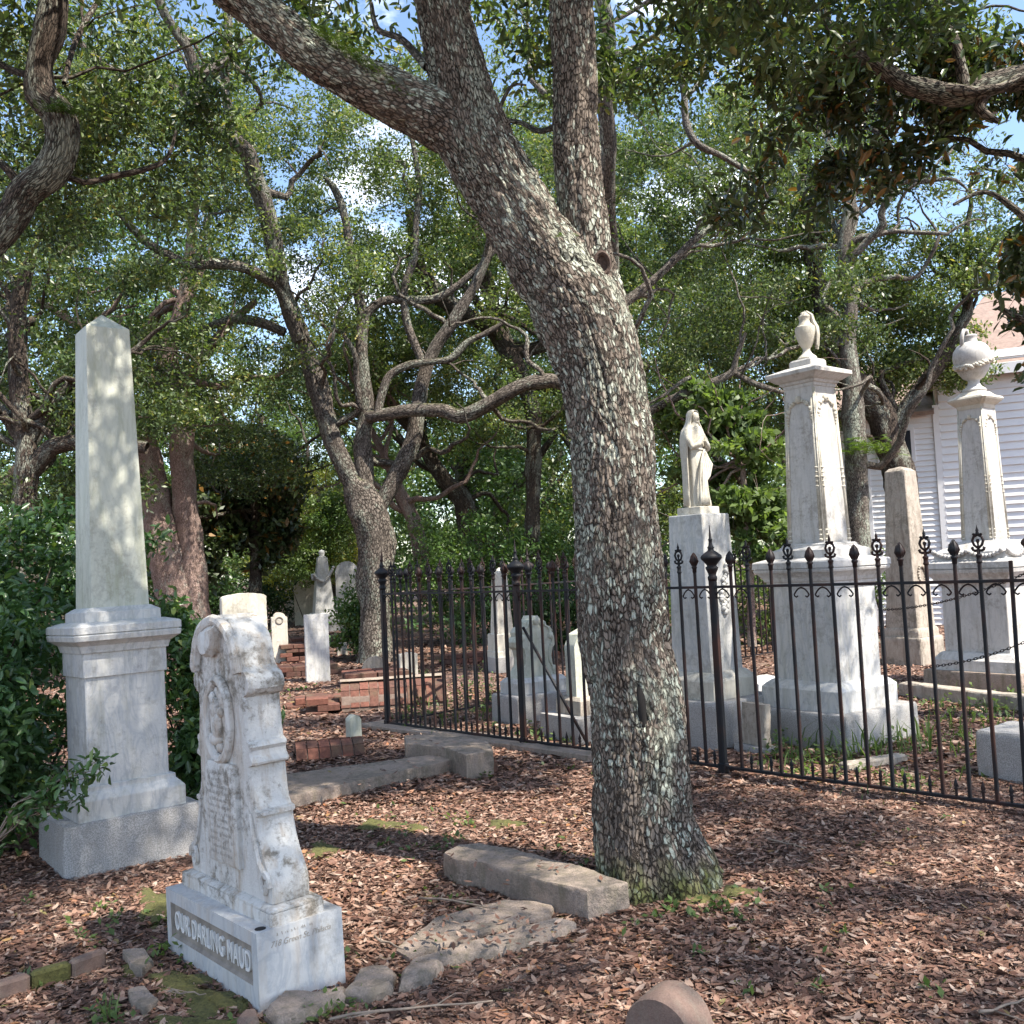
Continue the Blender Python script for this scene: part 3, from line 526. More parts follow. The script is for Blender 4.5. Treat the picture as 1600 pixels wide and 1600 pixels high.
# veiled statue
def statue():
    t=thing('statue','white marble statue of a veiled woman, hands crossed on her breast, atop the tapering pedestal','statue',(1.572,8.185,1.922),.78)
    H=.80; n=72; rings=[]   # local: faces -y
    lv=[(0,.115,.095,0),(.02,.118,.098,0),(.08,.108,.09,0),(.2,.098,.08,.0),(.32,.094,.075,.0),(.42,.092,.07,.0),(.48,.088,.064,.0),(.54,.094,.068,.0),(.60,.105,.070,.0),(.645,.104,.066,.002),(.675,.082,.058,.004),(.695,.05,.045,.003),(.71,.036,.04,-.002),(.72,.034,.038,-.004)]
    for i,(z,rx,ry,oy) in enumerate(lv):
        r=[]; fold=max(0,1-z/.5)
        for j in range(n):
            a=2*math.pi*j/n; k=1+.075*fold*math.sin(9*a+1.2*math.sin(2*a)+z*3)+.05*math.sin(5*a+7*z)*(.4+fold)
            if z>.6: k=1
            r.append((rx*k*math.cos(a),oy+ry*k*math.sin(a),z))
        rings.append(r)
    b=MB().ring(rings,smooth=True)
    # head and neck
    b.lathe([(.0,.695),(.022,.70),(.032,.715),(.038,.74),(.040,.765),(.036,.79),(.022,.805),(0,.81)],(.0,-.012),20,.88,1.05)
    b.blob((0,-.053,.752),.009,8,6,(.8,1.0,1.6)); b.blob((0,-.046,.735),.008,8,5,(1.3,.7,.5)); b.blob((0,-.042,.722),.011,8,6,(1.1,.8,.8))
    for s in (-1,1): b.blob((s*.014,-.045,.762),.006,8,5,(1.3,.7,.7))
    # arms crossed: shoulders -> elbow -> hand
    for s,zz in ((-1,.585),(1,.56)):
        b.tube([(s*.085,0,.64),(s*.115,-.02,.57),(s*.108,-.05,.50),(s*.06,-.085,.525),(s*.015,-.095,zz)],[.034,.036,.032,.024,.013],12)
        for k in range(4): b.tube([(s*.018,-.094,zz+.008-.006*k),(-s*.005,-.1,zz+.014-.007*k),(-s*.026,-.092,zz+.012-.008*k)],[.0045,.0045,.003],6)
        b.tube([(s*.018,-.094,zz+.01),(s*.006,-.099,zz+.022),(-s*.002,-.097,zz+.03)],[.005,.0045,.003],6)
    o=b.build('body',MARBLE_C,t,rough=.0012,cell=.025)
    # veil falling from the crown over the shoulders
    b=MB(); R=[]
    for z,r,w_ in ((.818,.012,math.pi),(.812,.034,2.6),(.79,.047,2.05),(.76,.050,1.95),(.72,.056,1.9),(.68,.075,1.9),(.645,.112,1.8),(.58,.125,1.75),(.50,.128,1.75),(.40,.122,1.7),(.28,.118,1.65),(.12,.122,1.6),(.01,.126,1.6)):
        row=[]
        for j in range(41):
            a=math.pi/2+w_*(j/20-1); k=1+.05*math.sin(13*a+z*8)*(1 if z<.7 else .3); fl=.78 if z<.66 else .95
            row.append((r*k*math.cos(a),-.002+r*k*fl*math.sin(a),z))
        R.append(row)
    v=[p for r in R for p in r]; f=[(i*41+j,i*41+j+1,(i+1)*41+j+1,(i+1)*41+j) for i in range(len(R)-1) for j in range(40)]
    b.add(v,f,True); o=b.build('veil',MARBLE_C,t); md=o.modifiers.new('s','SOLIDIFY'); md.thickness=.012; md.offset=-1
    b=MB()
    for k in range(6):
        x0=-.10+.022*k; b.tube([(x0+.17-.02*k,-.055,.50-.01*k),(x0+.10,-.088,.46-.02*k),(x0+.05,-.09,.36-.02*k),(x0+.02+.02*math.sin(k),-.092,.22),(x0+.01,-.098,.08),(x0,-.10,.01)],[.008,.011,.012,.011,.012,.013],7)
    b.tube([(-.09,-.02,.50),(-.04,-.066,.485),(.04,-.068,.485),(.09,-.02,.50)],.008,6)
    b.build('robe_folds',MARBLE_C,t)
statue()
# brown obelisk
c=place((1441,1040),.66,.56,.56)
t=thing('obelisk_monument','brown stained stone obelisk with a chipped top, between the two urn monuments','obelisk',(c.x,c.y,0),.66)
MB().sq([(-.05,.58,.58),(.33,.57,.57),(.345,.55,.55)],ch=.015).build('stone_base',BROWNST,t,rough=.01,cell=.06)
MB().sq([(.345,.50,.50),(.43,.49,.49),(.46,.46,.46)],ch=.01).build('plinth',BROWNST,t,rough=.006,cell=.06)
MB().sq([(.46,.44,.44),(2.50,.285,.285),(2.54,.20,.20),(2.56,.05,.05)],ch=.008).build('shaft',BROWNST,t,rough=.008,cell=.06)
b=MB()
for j in range(16):
    a=2*math.pi*j/16; b.blob((.09*math.cos(a)*.9,-.2,1.15+.10*math.sin(a)),.02,8,5)
b.build('carved_wreath',BROWNST,t)
# small obelisk behind the side fence
c=place((776,1052),.45,.42,.42)
t=thing('obelisk_monument','small cream obelisk on a stepped granite base, seen through the middle of the fence','obelisk',(c.x,c.y,0),.45)
MB().sq([(-.05,.44,.44),(.21,.43,.43)],ch=.01).build('granite_base',GRANITE,t,rough=.004,cell=.06)
MB().sq([(.21,.38,.38),(.29,.37,.37),(.30,.33,.33),(.53,.32,.32),(.54,.30,.30)]).build('plinth',MARBLE_C,t)
MB().sq([(.54,.255,.255),(1.42,.165,.165),(1.49,.01,.01)]).build('shaft',MARBLE_C,t)
# generic headstones
def headstone(label,Fp,wx,wy,h,top='round',yaw=YAW,mt=None,face='y',sink=.04,cat='gravestone',group=None,tilt=(0,0),base=None,name='headstone',detail=None,rough=.004,shoulder=.0):
    """upright slab; wx along e1, wy along e2; near bottom corner at picture point"""
    c=place(Fp,yaw,wx,wy); t=thing(name,label,cat,(c.x,c.y,0),yaw,group,tilt); mt=mt or MARBLE; z0=-sink
    if base:
        bw,bh=base; MB().sq([(-sink,wx+bw,wy+bw),(bh,wx+bw-.01,wy+bw-.01)]).build('base',GRANITE,t,rough=.004,cell=.06); z0=bh
    W=wx if face=='y' else wy; T=wy if face=='y' else wx
    if top=='flat': pts=[(-W/2,z0),(W/2,z0),(W/2,h),(-W/2,h)]
    elif top=='segment': pts=[(-W/2,z0),(W/2,z0)]+[(W/2*math.cos(a)*1.0,h-.10*W+.10*W*math.sin(a)) for a in np.linspace(0,math.pi,15)]
    elif top=='shoulder':
        pts=[(-W/2,z0),(W/2,z0),(W/2,h-.30*W),(W*.42,h-.27*W)]+[(W*.38*math.cos(a),h-.30*W+.30*W*math.sin(a)) for a in np.linspace(.15,math.pi-.15,13)]+[(-W*.42,h-.27*W),(-W/2,h-.30*W)]
    else: pts=[(-W/2,z0),(W/2,z0)]+[(W/2*math.cos(a),h-W/2+W/2*math.sin(a)) for a in np.linspace(0,math.pi,17)]
    k=.006
    if face=='y': R=[[(x*(1-2*k/W),y,z) if e else (x,y,z) for x,z in pts] for y,e in ((T/2,1),(T/2-k,0),(-T/2+k,0),(-T/2,1))]
    else: R=[[(y,-x*(1-2*k/W),z) if e else (y,-x,z) for x,z in pts] for y,e in ((T/2,1),(T/2-k,0),(-T/2+k,0),(-T/2,1))]
    MB().ring(R).build('slab',mt,t,rough=rough,cell=.035,seed=int(abs(Fp[0]))%17)
    if detail=='ring':
        q=[(.06*math.cos(a),-T/2-.004,h-W/2+.06*math.sin(a)) for a in np.linspace(0,2*math.pi,20)]; MB().tube(q,.012,6).build('carved_ring',GRIME,t)
    if detail in('ring','text') and face=='y': inscription(t,'y',-T/2-.003,-W*.38,W*.38,h*.35,h*.75,8,mt=ENG,dens=.6,hh=.35)
    return t
headstone('tall rough white headstone with a shallow curved top standing right behind the carved gravestone',(352,1118),.50,.10,1.34,'segment',.50,MARBLE_C,rough=.008)
headstone('narrow cream headstone with a carved ring near its rounded top',(426,1036),.28,.09,.88,'shoulder',.35,MARBLE_C,detail='ring')
headstone('flat topped bluish white marble tablet standing on leafy ground beside the brick piles',(479,1067),.335,.11,.95,'flat',.30,MARBLE,detail='text')
headstone('small square cream footstone at the foot of the low bush',(527,1022),.19,.10,.20,'flat',.2,MARBLE_C,name='footstone')
headstone('small rounded brownish headstone standing behind the low brick grave',(566,1050),.40,.10,.22,'round',.2,BROWNST)
headstone('white headstone just inside the fence corner, seen between the first pickets',(626,1062),.25,.12,.36,'segment',.3,MARBLE_C,rough=.006)
headstone('small footstone with rounded top at the end of the low sloping brick grave',(548,1175),.11,.10,.30,'round',.55,MARBLE_G,name='footstone')
headstone('tall round topped grey headstone half covered by a bush, left of the lichened trunk',(527,985),.62,.12,1.85,'round',.15,MARBLE,rough=.004)
headstone('thin round topped white headstone, leftmost of the far group by the hedge',(447,972),.36,.12,1.1,'round',.2,MARBLE_C)
headstone('wide shadowed headstone between the thin one and the far garlanded monument',(461,978),.62,.12,1.4,'shoulder',.15,MARBLE_C)
headstone('cream round topped headstone just right of the far garlanded monument',(501,978),.36,.12,1.4,'round',.15,MARBLE_C)
headstone('low pale stone far behind the fern, between the leaning trunks and the hedge',(258,975),.8,.3,.42,'flat',.1,MARBLE_C)
# far garlanded monument
c=place((486,989),.4,.9,.9)
t=thing('garlanded_monument','distant white monument with urn finial and hanging garland, behind the marble tablet','monument',(c.x,c.y,0),.35)
MB().sq([(-.05,.95,.95),(.22,.94,.94)]).build('granite_base',GRANITE,t)
MB().sq([(.22,.78,.78),(.42,.76,.76),(.50,.62,.62)]).build('plinth',MARBLE,t)
MB().sq([(.50,.54,.54),(1.98,.25,.25)]).build('shaft',MARBLE,t)
MB().lathe([(.10,1.98),(.11,2.0),(.06,2.03),(.09,2.10),(.07,2.17),(.0,2.2)],n=14).build('urn_finial',MARBLE,t)
b=MB()
for j in range(18):
    q=-1+2*j/17; b.blob((.26*q,-.22-.02,1.52-.18*(1-q*q)+.18*max(0,q)),.045,7,5,(1,1,1),.2); 
for j in range(10): b.blob((-.245,.2-.4*j/9,1.52-.12*math.sin(j/9*3.14)),.045,7,5,(1,1,1),.2)
b.build('garland',MARBLE,t)
# ornate headstone inside the fence
yw=.62; Fp=(811,1133)
wx,wy=fit(Fp,905,768,yw); c=place(Fp,yw,wx,wy)
t=thing('ornate_gravestone','cream gravestone with scalloped scroll outline on a marble plinth, behind the fallen brace','gravestone',(c.x,c.y,0),yw)
print('ornate',wx,wy)
MB().sq([(-.05,wx,wy),(.25,wx-.01,wy-.01),(.262,wx-.03,wy-.03)],ch=.01).build('granite_base',GRANITE,t,rough=.004,cell=.06)
px_,py_=wx-.14,wy-.14
MB().sq([(.262,px_,py_),(.37,px_,py_),(.41,px_-.07,py_-.07)]).build('plinth',MARBLE,t)
pts=[(.25,.41),(.25,.46),(.22,.50),(.19,.54),(.18,.62),(.20,.70),(.24,.73),(.25,.78),(.22,.82),(.20,.83),(.21,.87),(.18,.91),(.14,.92),(.13,.96),(.09,.985),(.05,.99),(.03,1.02)]
pts=[(x,z-.02) for x,z in pts]; sc_=(px_-.09)/.5
pl=[(x*sc_,z) for x,z in pts]+[(-x*sc_,z) for x,z in reversed(pts)]
T=min(.16,py_*.5)
MB().ring([[(x*.95,y,z) if e else (x,y,z) for x,z in pl] for y,e in ((T/2,1),(T/2-.02,0),(-T/2+.02,0),(-T/2,1))]).build('carved_slab',MARBLE_G,t,rough=.006,cell=.03)
b=MB(); b.tube([(x*.78,-T/2-.002,.06+z*.93) for x,z in pl[:len(pts)]]+[(x*.78,-T/2-.002,.06+z*.93) for x,z in pl[len(pts):]],.012,6)
for x,z,r in ((0,.96,.05),(.07,.93,.035),(-.07,.93,.035),(.17*sc_,.80,.04),(-.17*sc_,.80,.04),(.2*sc_,.47,.035),(-.2*sc_,.47,.035)): b.blob((x,-T/2,z),r,10,6,(1,.5,1),.1)
b.build('scroll_carving',MARBLE_G,t,rough=.003,cell=.03)
# stone half hidden by the oak
c=place((906,1160),.6,.55,.5)
t=thing('gravestone','pale upright gravestone on a stepped base, mostly hidden behind the big oak trunk','gravestone',(c.x+.02,c.y,0),.6)
MB().sq([(-.05,.66,.56),(.20,.65,.55)],ch=.01).build('granite_base',GRANITE,t,rough=.004,cell=.06)
MB().sq([(.20,.44,.36),(.32,.43,.35),(.35,.38,.3)]).build('plinth',BROWNST,t)
MB().ring([[(x,y,z) for x,z in ((-.17,.35),(.17,.35),(.17,.78),(.12,.88),(0,.93),(-.12,.88),(-.17,.78))] for y in (.07,-.07)]).build('slab',MARBLE_G,t,rough=.005,cell=.04)
# small stones inside the fence right of oak
headstone('weathered brownish footstone with a slanting bleached top, in front of the big urn monument',(1196,1176),.075,.22,.36,'flat',.66,BROWNST,rough=.012,name='footstone',tilt=(0,.05),base=(.10,.04))
headstone('narrow grey stone stub beside the oak trunk behind the pickets',(1077,1158),.09,.09,.22,'flat',.66,GRANITE,name='stone_stub')
c=place((1652,1228),.66,.5,.5); t=thing('granite_block','square grey granite block cut by the right edge, behind the pickets','stone block',(c.x,c.y,0),.66)
MB().sq([(-.05,.5,.5),(.27,.49,.49),(.285,.47,.47)],ch=.015).build('block',GRANITE,t,rough=.006,cell=.05)
c=place((1186,1090),.3,.5,.4); 
b=MB().ring([[(-.25,-.2,z),(.20,-.22,z),(.27,.05,z),(.1,.22,z),(-.22,.18,z)] for z in (0.02,.05)]+[[(-.23,-.18,.11),(.18,-.2,.09),(.25,.05,.12),(.1,.2,.16),(-.2,.16,.15)]])
b.build('broken_slab',MARBLE,None,(c.x,c.y,.02),.3,'broken pale slab lying tilted between the statue pedestal and the urn monument','stone slab',rough=.008,cell=.05)
# kerbs / slabs -------------------------------------------------------
def poly_slab(name,top,z,th,mt,label,cat,rough=.008,cell=.04,seed=0,bevel=.012,group=None,tiltf=None):
    P=[G(x,y,z) for x,y in top]; c=sum(P,Vector())/len(P); c.z=0
    P=[p-c for p in P]
    def ins(k,z_): return [(p.x*(1-k/max(.05,p.xy.length)),p.y*(1-k/max(.05,p.xy.length)),z_+(tiltf(p) if tiltf else 0)) for p in P]
    b=MB().ring([ins(0,z-th),ins(0,z-bevel),ins(bevel,z)])
    # orient outward
    return b.build(name,mt,None,c,0,label,cat,group,rough=rough,cell=cell,seed=seed)
poly_slab('stone_kerb',[(917,1391),(981,1379),(890,1348),(804,1327),(746,1317),(715,1320),(693,1332),(712,1343),(758,1349),(849,1377)],.105,.14,CONC,'long pale stone kerb with a mossy broken end, lying left of the oak roots','kerb',.008,.022,3,.006)
poly_slab('ledger_slab',[(462,1242),(728,1182),(700,1168),(682,1178),(462,1207),(380,1220),(385,1256)],.085,.13,CONC,'long flat concrete grave slab running from behind the carved gravestone to the stone step','grave slab',.004,.05,5)
poly_slab('stone_step',[(728,1180),(770,1172),(764,1158),(685,1145),(632,1149),(634,1162),(690,1166)],.16,.20,CONC,'thick broken stone step at the corner of the fence kerb, raised on old bricks','stone step',.010,.028,6,.006)
poly_slab('flat_stone',[(618,1480),(680,1432),(790,1404),(868,1409),(860,1428),(760,1452),(640,1492)],.010,.07,CONC,'flat leaf strewn paving stone between the stone kerb and the carved gravestone','paving stone',.005,.04,7)
poly_slab('flat_stone',[(640,1500),(760,1462),(872,1432),(900,1438),(880,1452),(770,1482),(700,1497)],.016,.07,CONC,'narrow cracked edging stone running along the front of the flat paving stone','paving stone',.006,.04,8)
for i,(poly,lb) in enumerate(( ([(540,1546),(560,1508),(600,1500),(622,1512),(612,1536),(580,1548)],'rough rounded edging rock nearest the lettered base'),
     ([(622,1534),(628,1508),(660,1496),(690,1498),(676,1518)],'rough edging rock farther from the lettered base'),
     ([(415,1575),(440,1548),(490,1545),(540,1536),(538,1552),(480,1580),(430,1592)],'sloping lump of old footing under the lettered base'))):
    poly_slab('edging_rock',poly,.032,.09,CONC,lb,'rock',.016,.025,20+i,.02,'rough rocks edging the plot')
poly_slab('brick_chunk',[(370,1588),(384,1574),(400,1574),(404,1590),(388,1602)],.05,.09,BRNST,'small reddish brick chunk at the front corner of the lettered base','brick',.006,.03,24)
# kerb below the fence
FA=.78894; fx0,fy0=-1.37691,9.62570; fd=Vector((math.cos(FA),-math.sin(FA),0)); fn=Vector((math.sin(FA),math.cos(FA),0))
def FP(s,o=0,z=0): p=Vector((fx0,fy0,0))+fd*s+fn*o; p.z=z; return p
b=MB()
for s0,s1 in ((-.15,.9),(.915,1.95),(1.965,2.95)):
    q=[FP(s0,-.15),FP(s1,-.15),FP(s1,.12),FP(s0,.12)]; b.ring([[(p.x,p.y,z) for p in q] for z in (-.06,.022)]+[[(p.x,p.y,.03) for p in (FP(s0+.01,-.14),FP(s1-.01,-.14),FP(s1-.01,.11),FP(s0+.01,.11))]])
b.build('fence_kerb',CONC,None,label='low worn stone kerb under the left run of the iron fence',cat='kerb',rough=.008,cell=.06)
# kerbs on the right behind the fence
def kerb(p0,p1,w_,h,label,mt=CONC,name='grave_kerb',group=None):
    a,b_=G(*p0),G(*p1); d=(b_-a); Ln=d.length; yaw=math.atan2(d.y,d.x); mid=(a+b_)/2
    return MB().box(-Ln/2,Ln/2,0,w_,-.05,h,.012).build(name,mt,None,(mid.x,mid.y,0),yaw,label,'kerb',group,rough=.008,cell=.06)
kerb((1403,1085),(1610,1112),.18,.12,'low brown grave kerb running to the right edge below the garlanded monument',BROWNST)
kerb((1325,1205),(1420,1190),.10,.05,'short sunken kerb stone in the weeds in front of the big urn monument',BROWNST)
# bottom brownstone
t=thing('footstone','round topped brownstone footstone cut off by the bottom of the picture, in the leaves','gravestone',G(1048,1655)+Vector((0,0,0)),.95)
W_=.235;T_=.15;h_=.205
pts=[(-W_/2,-.05),(W_/2,-.05)]+[(W_/2*math.cos(a),h_-W_/2+W_/2*math.sin(a)) for a in np.linspace(0,math.pi,21)]
MB().ring([[(y,-x*.96 if e else -x,z-(.004 if e else 0)) for x,z in pts] for y,e in ((T_/2,1),(T_/2-.008,0),(-T_/2+.008,0),(-T_/2,1))]).build('slab',BRNST,t,rough=.006,cell=.02,seed=3)
# bricks -----------------------------------------------------------------
def brickrun(t,name,c,rows,nx,nz,bl=.21,bh=.065,bd=.105,jit=.012,seed=0,lean=0):
    R=random.Random(seed); b=MB()
    for k in range(nz):
        for j in range(rows):
            for i in range(nx):
                if R.random()<.06*k: continue
                x=(i+(.5 if k%2 else 0)-nx/2)*(bl+.008)+R.uniform(-jit,jit); y=(j-rows/2)*(bd+.008)+R.uniform(-jit,jit); z=k*(bh+.008)-.05
                s=MB().box(-bl/2,bl/2,-bd/2,bd/2,0,bh,.006); M=Matrix.Translation((x+c[0],y+c[1],z+c[2]))@Matrix.Rotation(R.uniform(-.05,.05),4,'Z')@Matrix.Rotation(R.uniform(-.03,.03)+lean,4,'X')
                b.add([M@Vector(v) for v in s.v],s.f)
    return b.build(name,BRICKS,t)
def brickpile(label,Fp,yaw,rows,nx,nz,seed,group='old brick grave edges',name='brick_grave'):
    g=G(*Fp); e1=Vector((math.cos(yaw),math.sin(yaw),0)); e2=Vector((-math.sin(yaw),math.cos(yaw),0)); c=g+e1*nx*.109+e2*rows*.0565
    t=thing(name,label,'brick grave',(c.x,c.y,0),yaw,group); brickrun(t,'bricks',(0,0,0),rows,nx,nz,seed=seed); return t
brickpile('stepped pile of red bricks rising behind the cream headstone with the carved ring',(448,1035),.30,5,3,5,1)
brickpile('low red brick platform at the foot of the bluish marble tablet',(446,1060),.30,6,4,3,2)
brickpile('broken course of old bricks lying in the leaves left of the arched brick vault',(462,1104),.25,3,4,2,3)
brickpile('low brick grave in front of the lichened trunk, by the fence corner post',(551,1072),.25,6,4,3,4)
brickpile('tumbled red bricks beyond the obelisk pedestal, seen through the shrub',(262,1085),.3,5,3,3,5)
brickpile('small flat heap of bricks under the far garlanded monument',(455,1004),.3,4,4,2,6)
brickpile('row of sunken bricks behind the fence near the small obelisk',(690,1040),.3,3,9,3,7)
DARKM=simple('dark_old_mortar',(.15,.11,.09),.95,30,.3)
# arched brick vault: bricks stood on edge over a barrel, cement crown
def vault(label,F0p,yaw,L_,W_,Hh,n,crown,seed,steps=3):
    g=G(*F0p); e1=Vector((math.cos(yaw),math.sin(yaw),0)); e2=Vector((-math.sin(yaw),math.cos(yaw),0)); c=g+e1*L_/2+e2*W_/2
    t=thing('brick_vault',label,'brick grave',(c.x,c.y,0),yaw,'old brick grave edges'); R=random.Random(seed); b=MB(); bw=L_/n
    for i in range(n):
        for k,(a0,a1) in enumerate(((.12,.78),(.80,1.45),(1.70,2.34),(2.36,3.0))):
            x0=-L_/2+i*bw+.004; x1=x0+bw-.010; o=R.uniform(-.006,.008); P=[]
            for a in (a0,a1): P.append((-(W_/2+o)*math.cos(a),(Hh+o)*math.sin(a)))
            (ya,za),(yb,zb)=P; 
            off=bw*.5 if k%2 else 0
            b.ring([[(x0,ya,za),(x1,ya,za),(x1,yb,zb),(x0,yb,zb)],[(x0,ya*.75,za*.6-.02),(x1,ya*.75,za*.6-.02),(x1,yb*.75,zb*.6),(x0,yb*.75,zb*.6)]][::-1])
    b.build('bricks_on_edge',BRICKS,t)
    core=MB().ring([[(x,-(W_/2-.012)*math.cos(a),(Hh-.012)*math.sin(a)-.01) for a in np.linspace(0,math.pi,13)] for x in (-L_/2+.01,L_/2-.01)]).build('mortar_core',DARKM,t)
    if crown: MB().ring([[(x,-W_/2*math.cos(a)*1.02,Hh*math.sin(a)*1.05) for a in (1.25,1.4,1.57,1.74,1.9,1.6,1.5)] for x in (-L_/2,L_/2)]).build('cement_crown',CONC,t,rough=.008,cell=.05)
    if steps: brickrun(t,'stepped_end',(-L_/2-.14,0,0),4,1,steps,bl=.24,bd=.13,seed=seed+3)
    return t
vault('arched brick grave vault with grey cement crown, just left of the fence corner',(533,1112),.18,1.15,.62,.30,11,True,31)
vault('low sloping brick grave of reddish bricks beside the small rounded footstone',(463,1192),.27,.56,.42,.13,6,False,33,0)
b=MB().box(-.13,.13,-.07,.07,-.02,.075,.01); b.build('loose_bricks',BRICKS,None,G(748,1206),.66,'old bricks propping the near corner of the stone step','brick',rough=.006,cell=.03)
# left edging
for i,(p0,p1,lb) in enumerate((((-20,1562),(48,1541),'bare brown edging stone at the left edge of the picture'),((50,1540),(112,1522),'mossy green edging stone in the lower left leaves'),((114,1521),(168,1501),'reddish brown edging stone ending at the pale flake of rock'))):
    kerb(p0,p1,.055,.045,lb,MOSS if i==1 else BRNST,'edging_stone','edging stones in the lower left')
for i,(poly,lb) in enumerate((([(192,1484),(225,1480),(240,1500),(222,1514),(203,1506)],'pale flake of rock behind the weeds near the lettered base'),([(200,1545),(225,1540),(248,1560),(226,1576),(203,1562)],'pale pinkish flake of rock on the moss in the foreground'))):
    poly_slab('rock_flake',poly,.014,.05,MARBLE_C if 0 else CONC,lb,'rock',.006,.03,40+i,.006,'pale rock flakes')
# ------------------------------------------------------------ iron fence
def lm(b,M): s=MB(); s.v=[tuple(M@Vector(v)) for v in b.v]; s.f=b.f; s.sm=b.sm; return s
def ballspear():
    b=MB(); b.lathe([(.011,0),(.015,.004),(.015,.03),(.020,.034),(.020,.044),(.014,.05),(.026,.066),(.031,.085),(.029,.10),(.020,.118),(.009,.135),(.0,.148)],n=10); 
    for k in range(6):
        a=k*math.pi/3; b.tube([(.016*math.cos(a),.016*math.sin(a),.052),(.033*math.cos(a),.033*math.sin(a),.082),(.022*math.cos(a),.022*math.sin(a),.116),(.004*math.cos(a),.004*math.sin(a),.14)],.004,4)
    return b
def trefoil():
    b=MB(); b.lathe([(.013,0),(.017,.004),(.017,.012),(.014,.02),(.014,.036),(.018,.042),(.018,.05),(.009,.056),(.010,.075)],n=10)
    for s in (-1,1):
        b.tube([(0,0,.075),(s*.018,0,.072),(s*.030,0,.078),(s*.034,0,.088),(s*.026,0,.092)],[.008,.008,.008,.009,.006],6)
        b.tube([(0,0,.085),(s*.022,0,.105),(s*.030,0,.130),(s*.022,0,.152),(s*.008,0,.158)],[.007,.0075,.008,.008,.007],6)
        b.blob((s*.020,0,.166),.009,7,5)
    b.tube([(0,0,.075),(0,0,.125)],.006,6); b.blob((0,0,.128),.011,7,5,(1,1,1.3)); b.lathe([(.007,.155),(.012,.168),(.008,.182),(.010,.188),(.004,.205),(0,.225)],n=8); return b
def posttop():
    b=MB(); b.lathe([(.030,1.33),(.034,1.345),(.034,1.36),(.026,1.368),(.030,1.385),(.042,1.41),(.046,1.425),(.034,1.435),(.034,1.44),(.055,1.465),(.072,1.483),(.077,1.495),(.070,1.51),(.045,1.53),(.022,1.545),(.020,1.555),(.026,1.565),(.017,1.575),(.012,1.60),(.013,1.615),(.017,1.62),(.010,1.63),(.006,1.68),(.002,1.725),(0,1.73)],n=16); return b
def mesh_of(b,name,mt):
    me=bpy.data.meshes.new(name); me.from_pydata(b.v,[],b.f); me.polygons.foreach_set('use_smooth',b.sm); me.materials.append(mt); return me
me_ball=mesh_of(ballspear(),'ball_finial',IRON); me_tre=mesh_of(trefoil(),'trefoil_finial',IRON)
pk=MB(); pk.sq([(.03,.0215,.0215),(1.40,.020,.020)],ch=.004); me_pk=mesh_of(pk,'picket',IRON)
sp=MB(); sp.sq([(.03,.014,.014),(.085,.014,.014)],ch=.002); sp.lathe([(.012,.085),(.015,.09),(.009,.098),(.014,.108),(.008,.13),(0,.155)],n=6); me_sp=mesh_of(sp,'dog_spike',IRON)
po=MB(); po.sq([(-.05,.062,.062),(.06,.062,.062),(.065,.052,.052),(1.34,.050,.050)],ch=.008); po=posttop().add(po.v,po.f) ; me_po=mesh_of(po,'post',IRON)
po=MB(); po.sq([(-.05,.062,.062),(.06,.062,.062),(.065,.050,.050),(1.34,.048,.048)],ch=.008); me_po=mesh_of(po,'post',IRON); me_pt=mesh_of(posttop(),'post_finial',IRON)
def link(name,me,parent,loc,rot=(0,0,0),label=None):
    o=bpy.data.objects.new(name,me); COL.objects.link(o); o.parent=parent; o.location=loc; o.rotation_euler=rot
    if label:o['label']=label
    return o
RAIL=1.287
def scroll(x0,x1,flip=1):
    b=MB(); w_=x1-x0
    for s,xa in ((1,x0+.012),(-1,x1-.012)):
        pts=[]
        for j in range(9):
            a=math.pi/2*(1-j/8)*1.0; pts.append((xa+s*(w_*.46)*(1-math.cos(math.pi/2*(1-j/8))) if 0 else xa+s*w_*.44*(1-j/8),0,RAIL-.016-.045*(j/8)**2.2))
        pts+= [(xa+s*.004,0,RAIL-.07),(xa+s*.016,0,RAIL-.078),(xa+s*.026,0,RAIL-.070)]
        b.tube(pts,.0055,5)
    return b
def fence(name,label,org,yaw,posts,counts,first,dogs=True,group=None,nofin=(),scrolls=True,ends=None):
    t=thing(name,label,'iron fence',org,yaw,group); R=random.Random(4)
    for s in posts:
        o=link('post',me_po,t,(s,0,0)); link('post_finial',me_pt,o,(0,0,0))
    for i in range(len(posts)-1):
        s0,s1=posts[i],posts[i+1]; n=counts[i]; dl=(s1-s0)/(n+1)
        MB().box(s0+.02,s1-.02,-.019,.019,RAIL-.009,RAIL+.009,.003).build('top_rail',IRON,t)
        MB().box(s0+.02,s1-.02,-.019,.019,.03,.048,.003).build('bottom_rail',IRON,t)
        sb=MB()
        for k in range(n):
            x=s0+dl*(k+1); tall=((k%2)==0)==first[i]; top=1.40 if not tall else 1.385
            o=link('picket',me_pk,t,(x,0,0),(R.uniform(-.007,.007),R.uniform(-.008,.008),0))
            if (i,k) not in nofin: link('picket_finial',me_tre if tall else me_ball,o,(0,0,1.39),(0,0,0))
            if dogs: link('dog_spike',me_sp,t,(x+dl/2,0,0))
        if scrolls:
            for k in range(n+1):
                if R.random()<.10: continue
                q=scroll(s0+dl*k+.01,s0+dl*(k+1)-.01); sb.add(q.v,q.f,True)
            sb.build('scroll_brackets',IRON,t)
    return t
org=(fx0,fy0,0)
tf=fence('iron_fence','black iron fence with trefoil and bud finials crossing in front of the monuments',org,-FA,[.1,1.966,3.922,6.03],[12,13,13],[True,False,False],nofin=((2,12),))
# leaning brace
a=FP(1.97,.05,.98); q=FP(2.56,.14,.03)
MB().tube([a,q],.013,6).build('fence_brace',IRON,None,label='rusty iron bar leaning down from the second fence post',cat='iron bar')
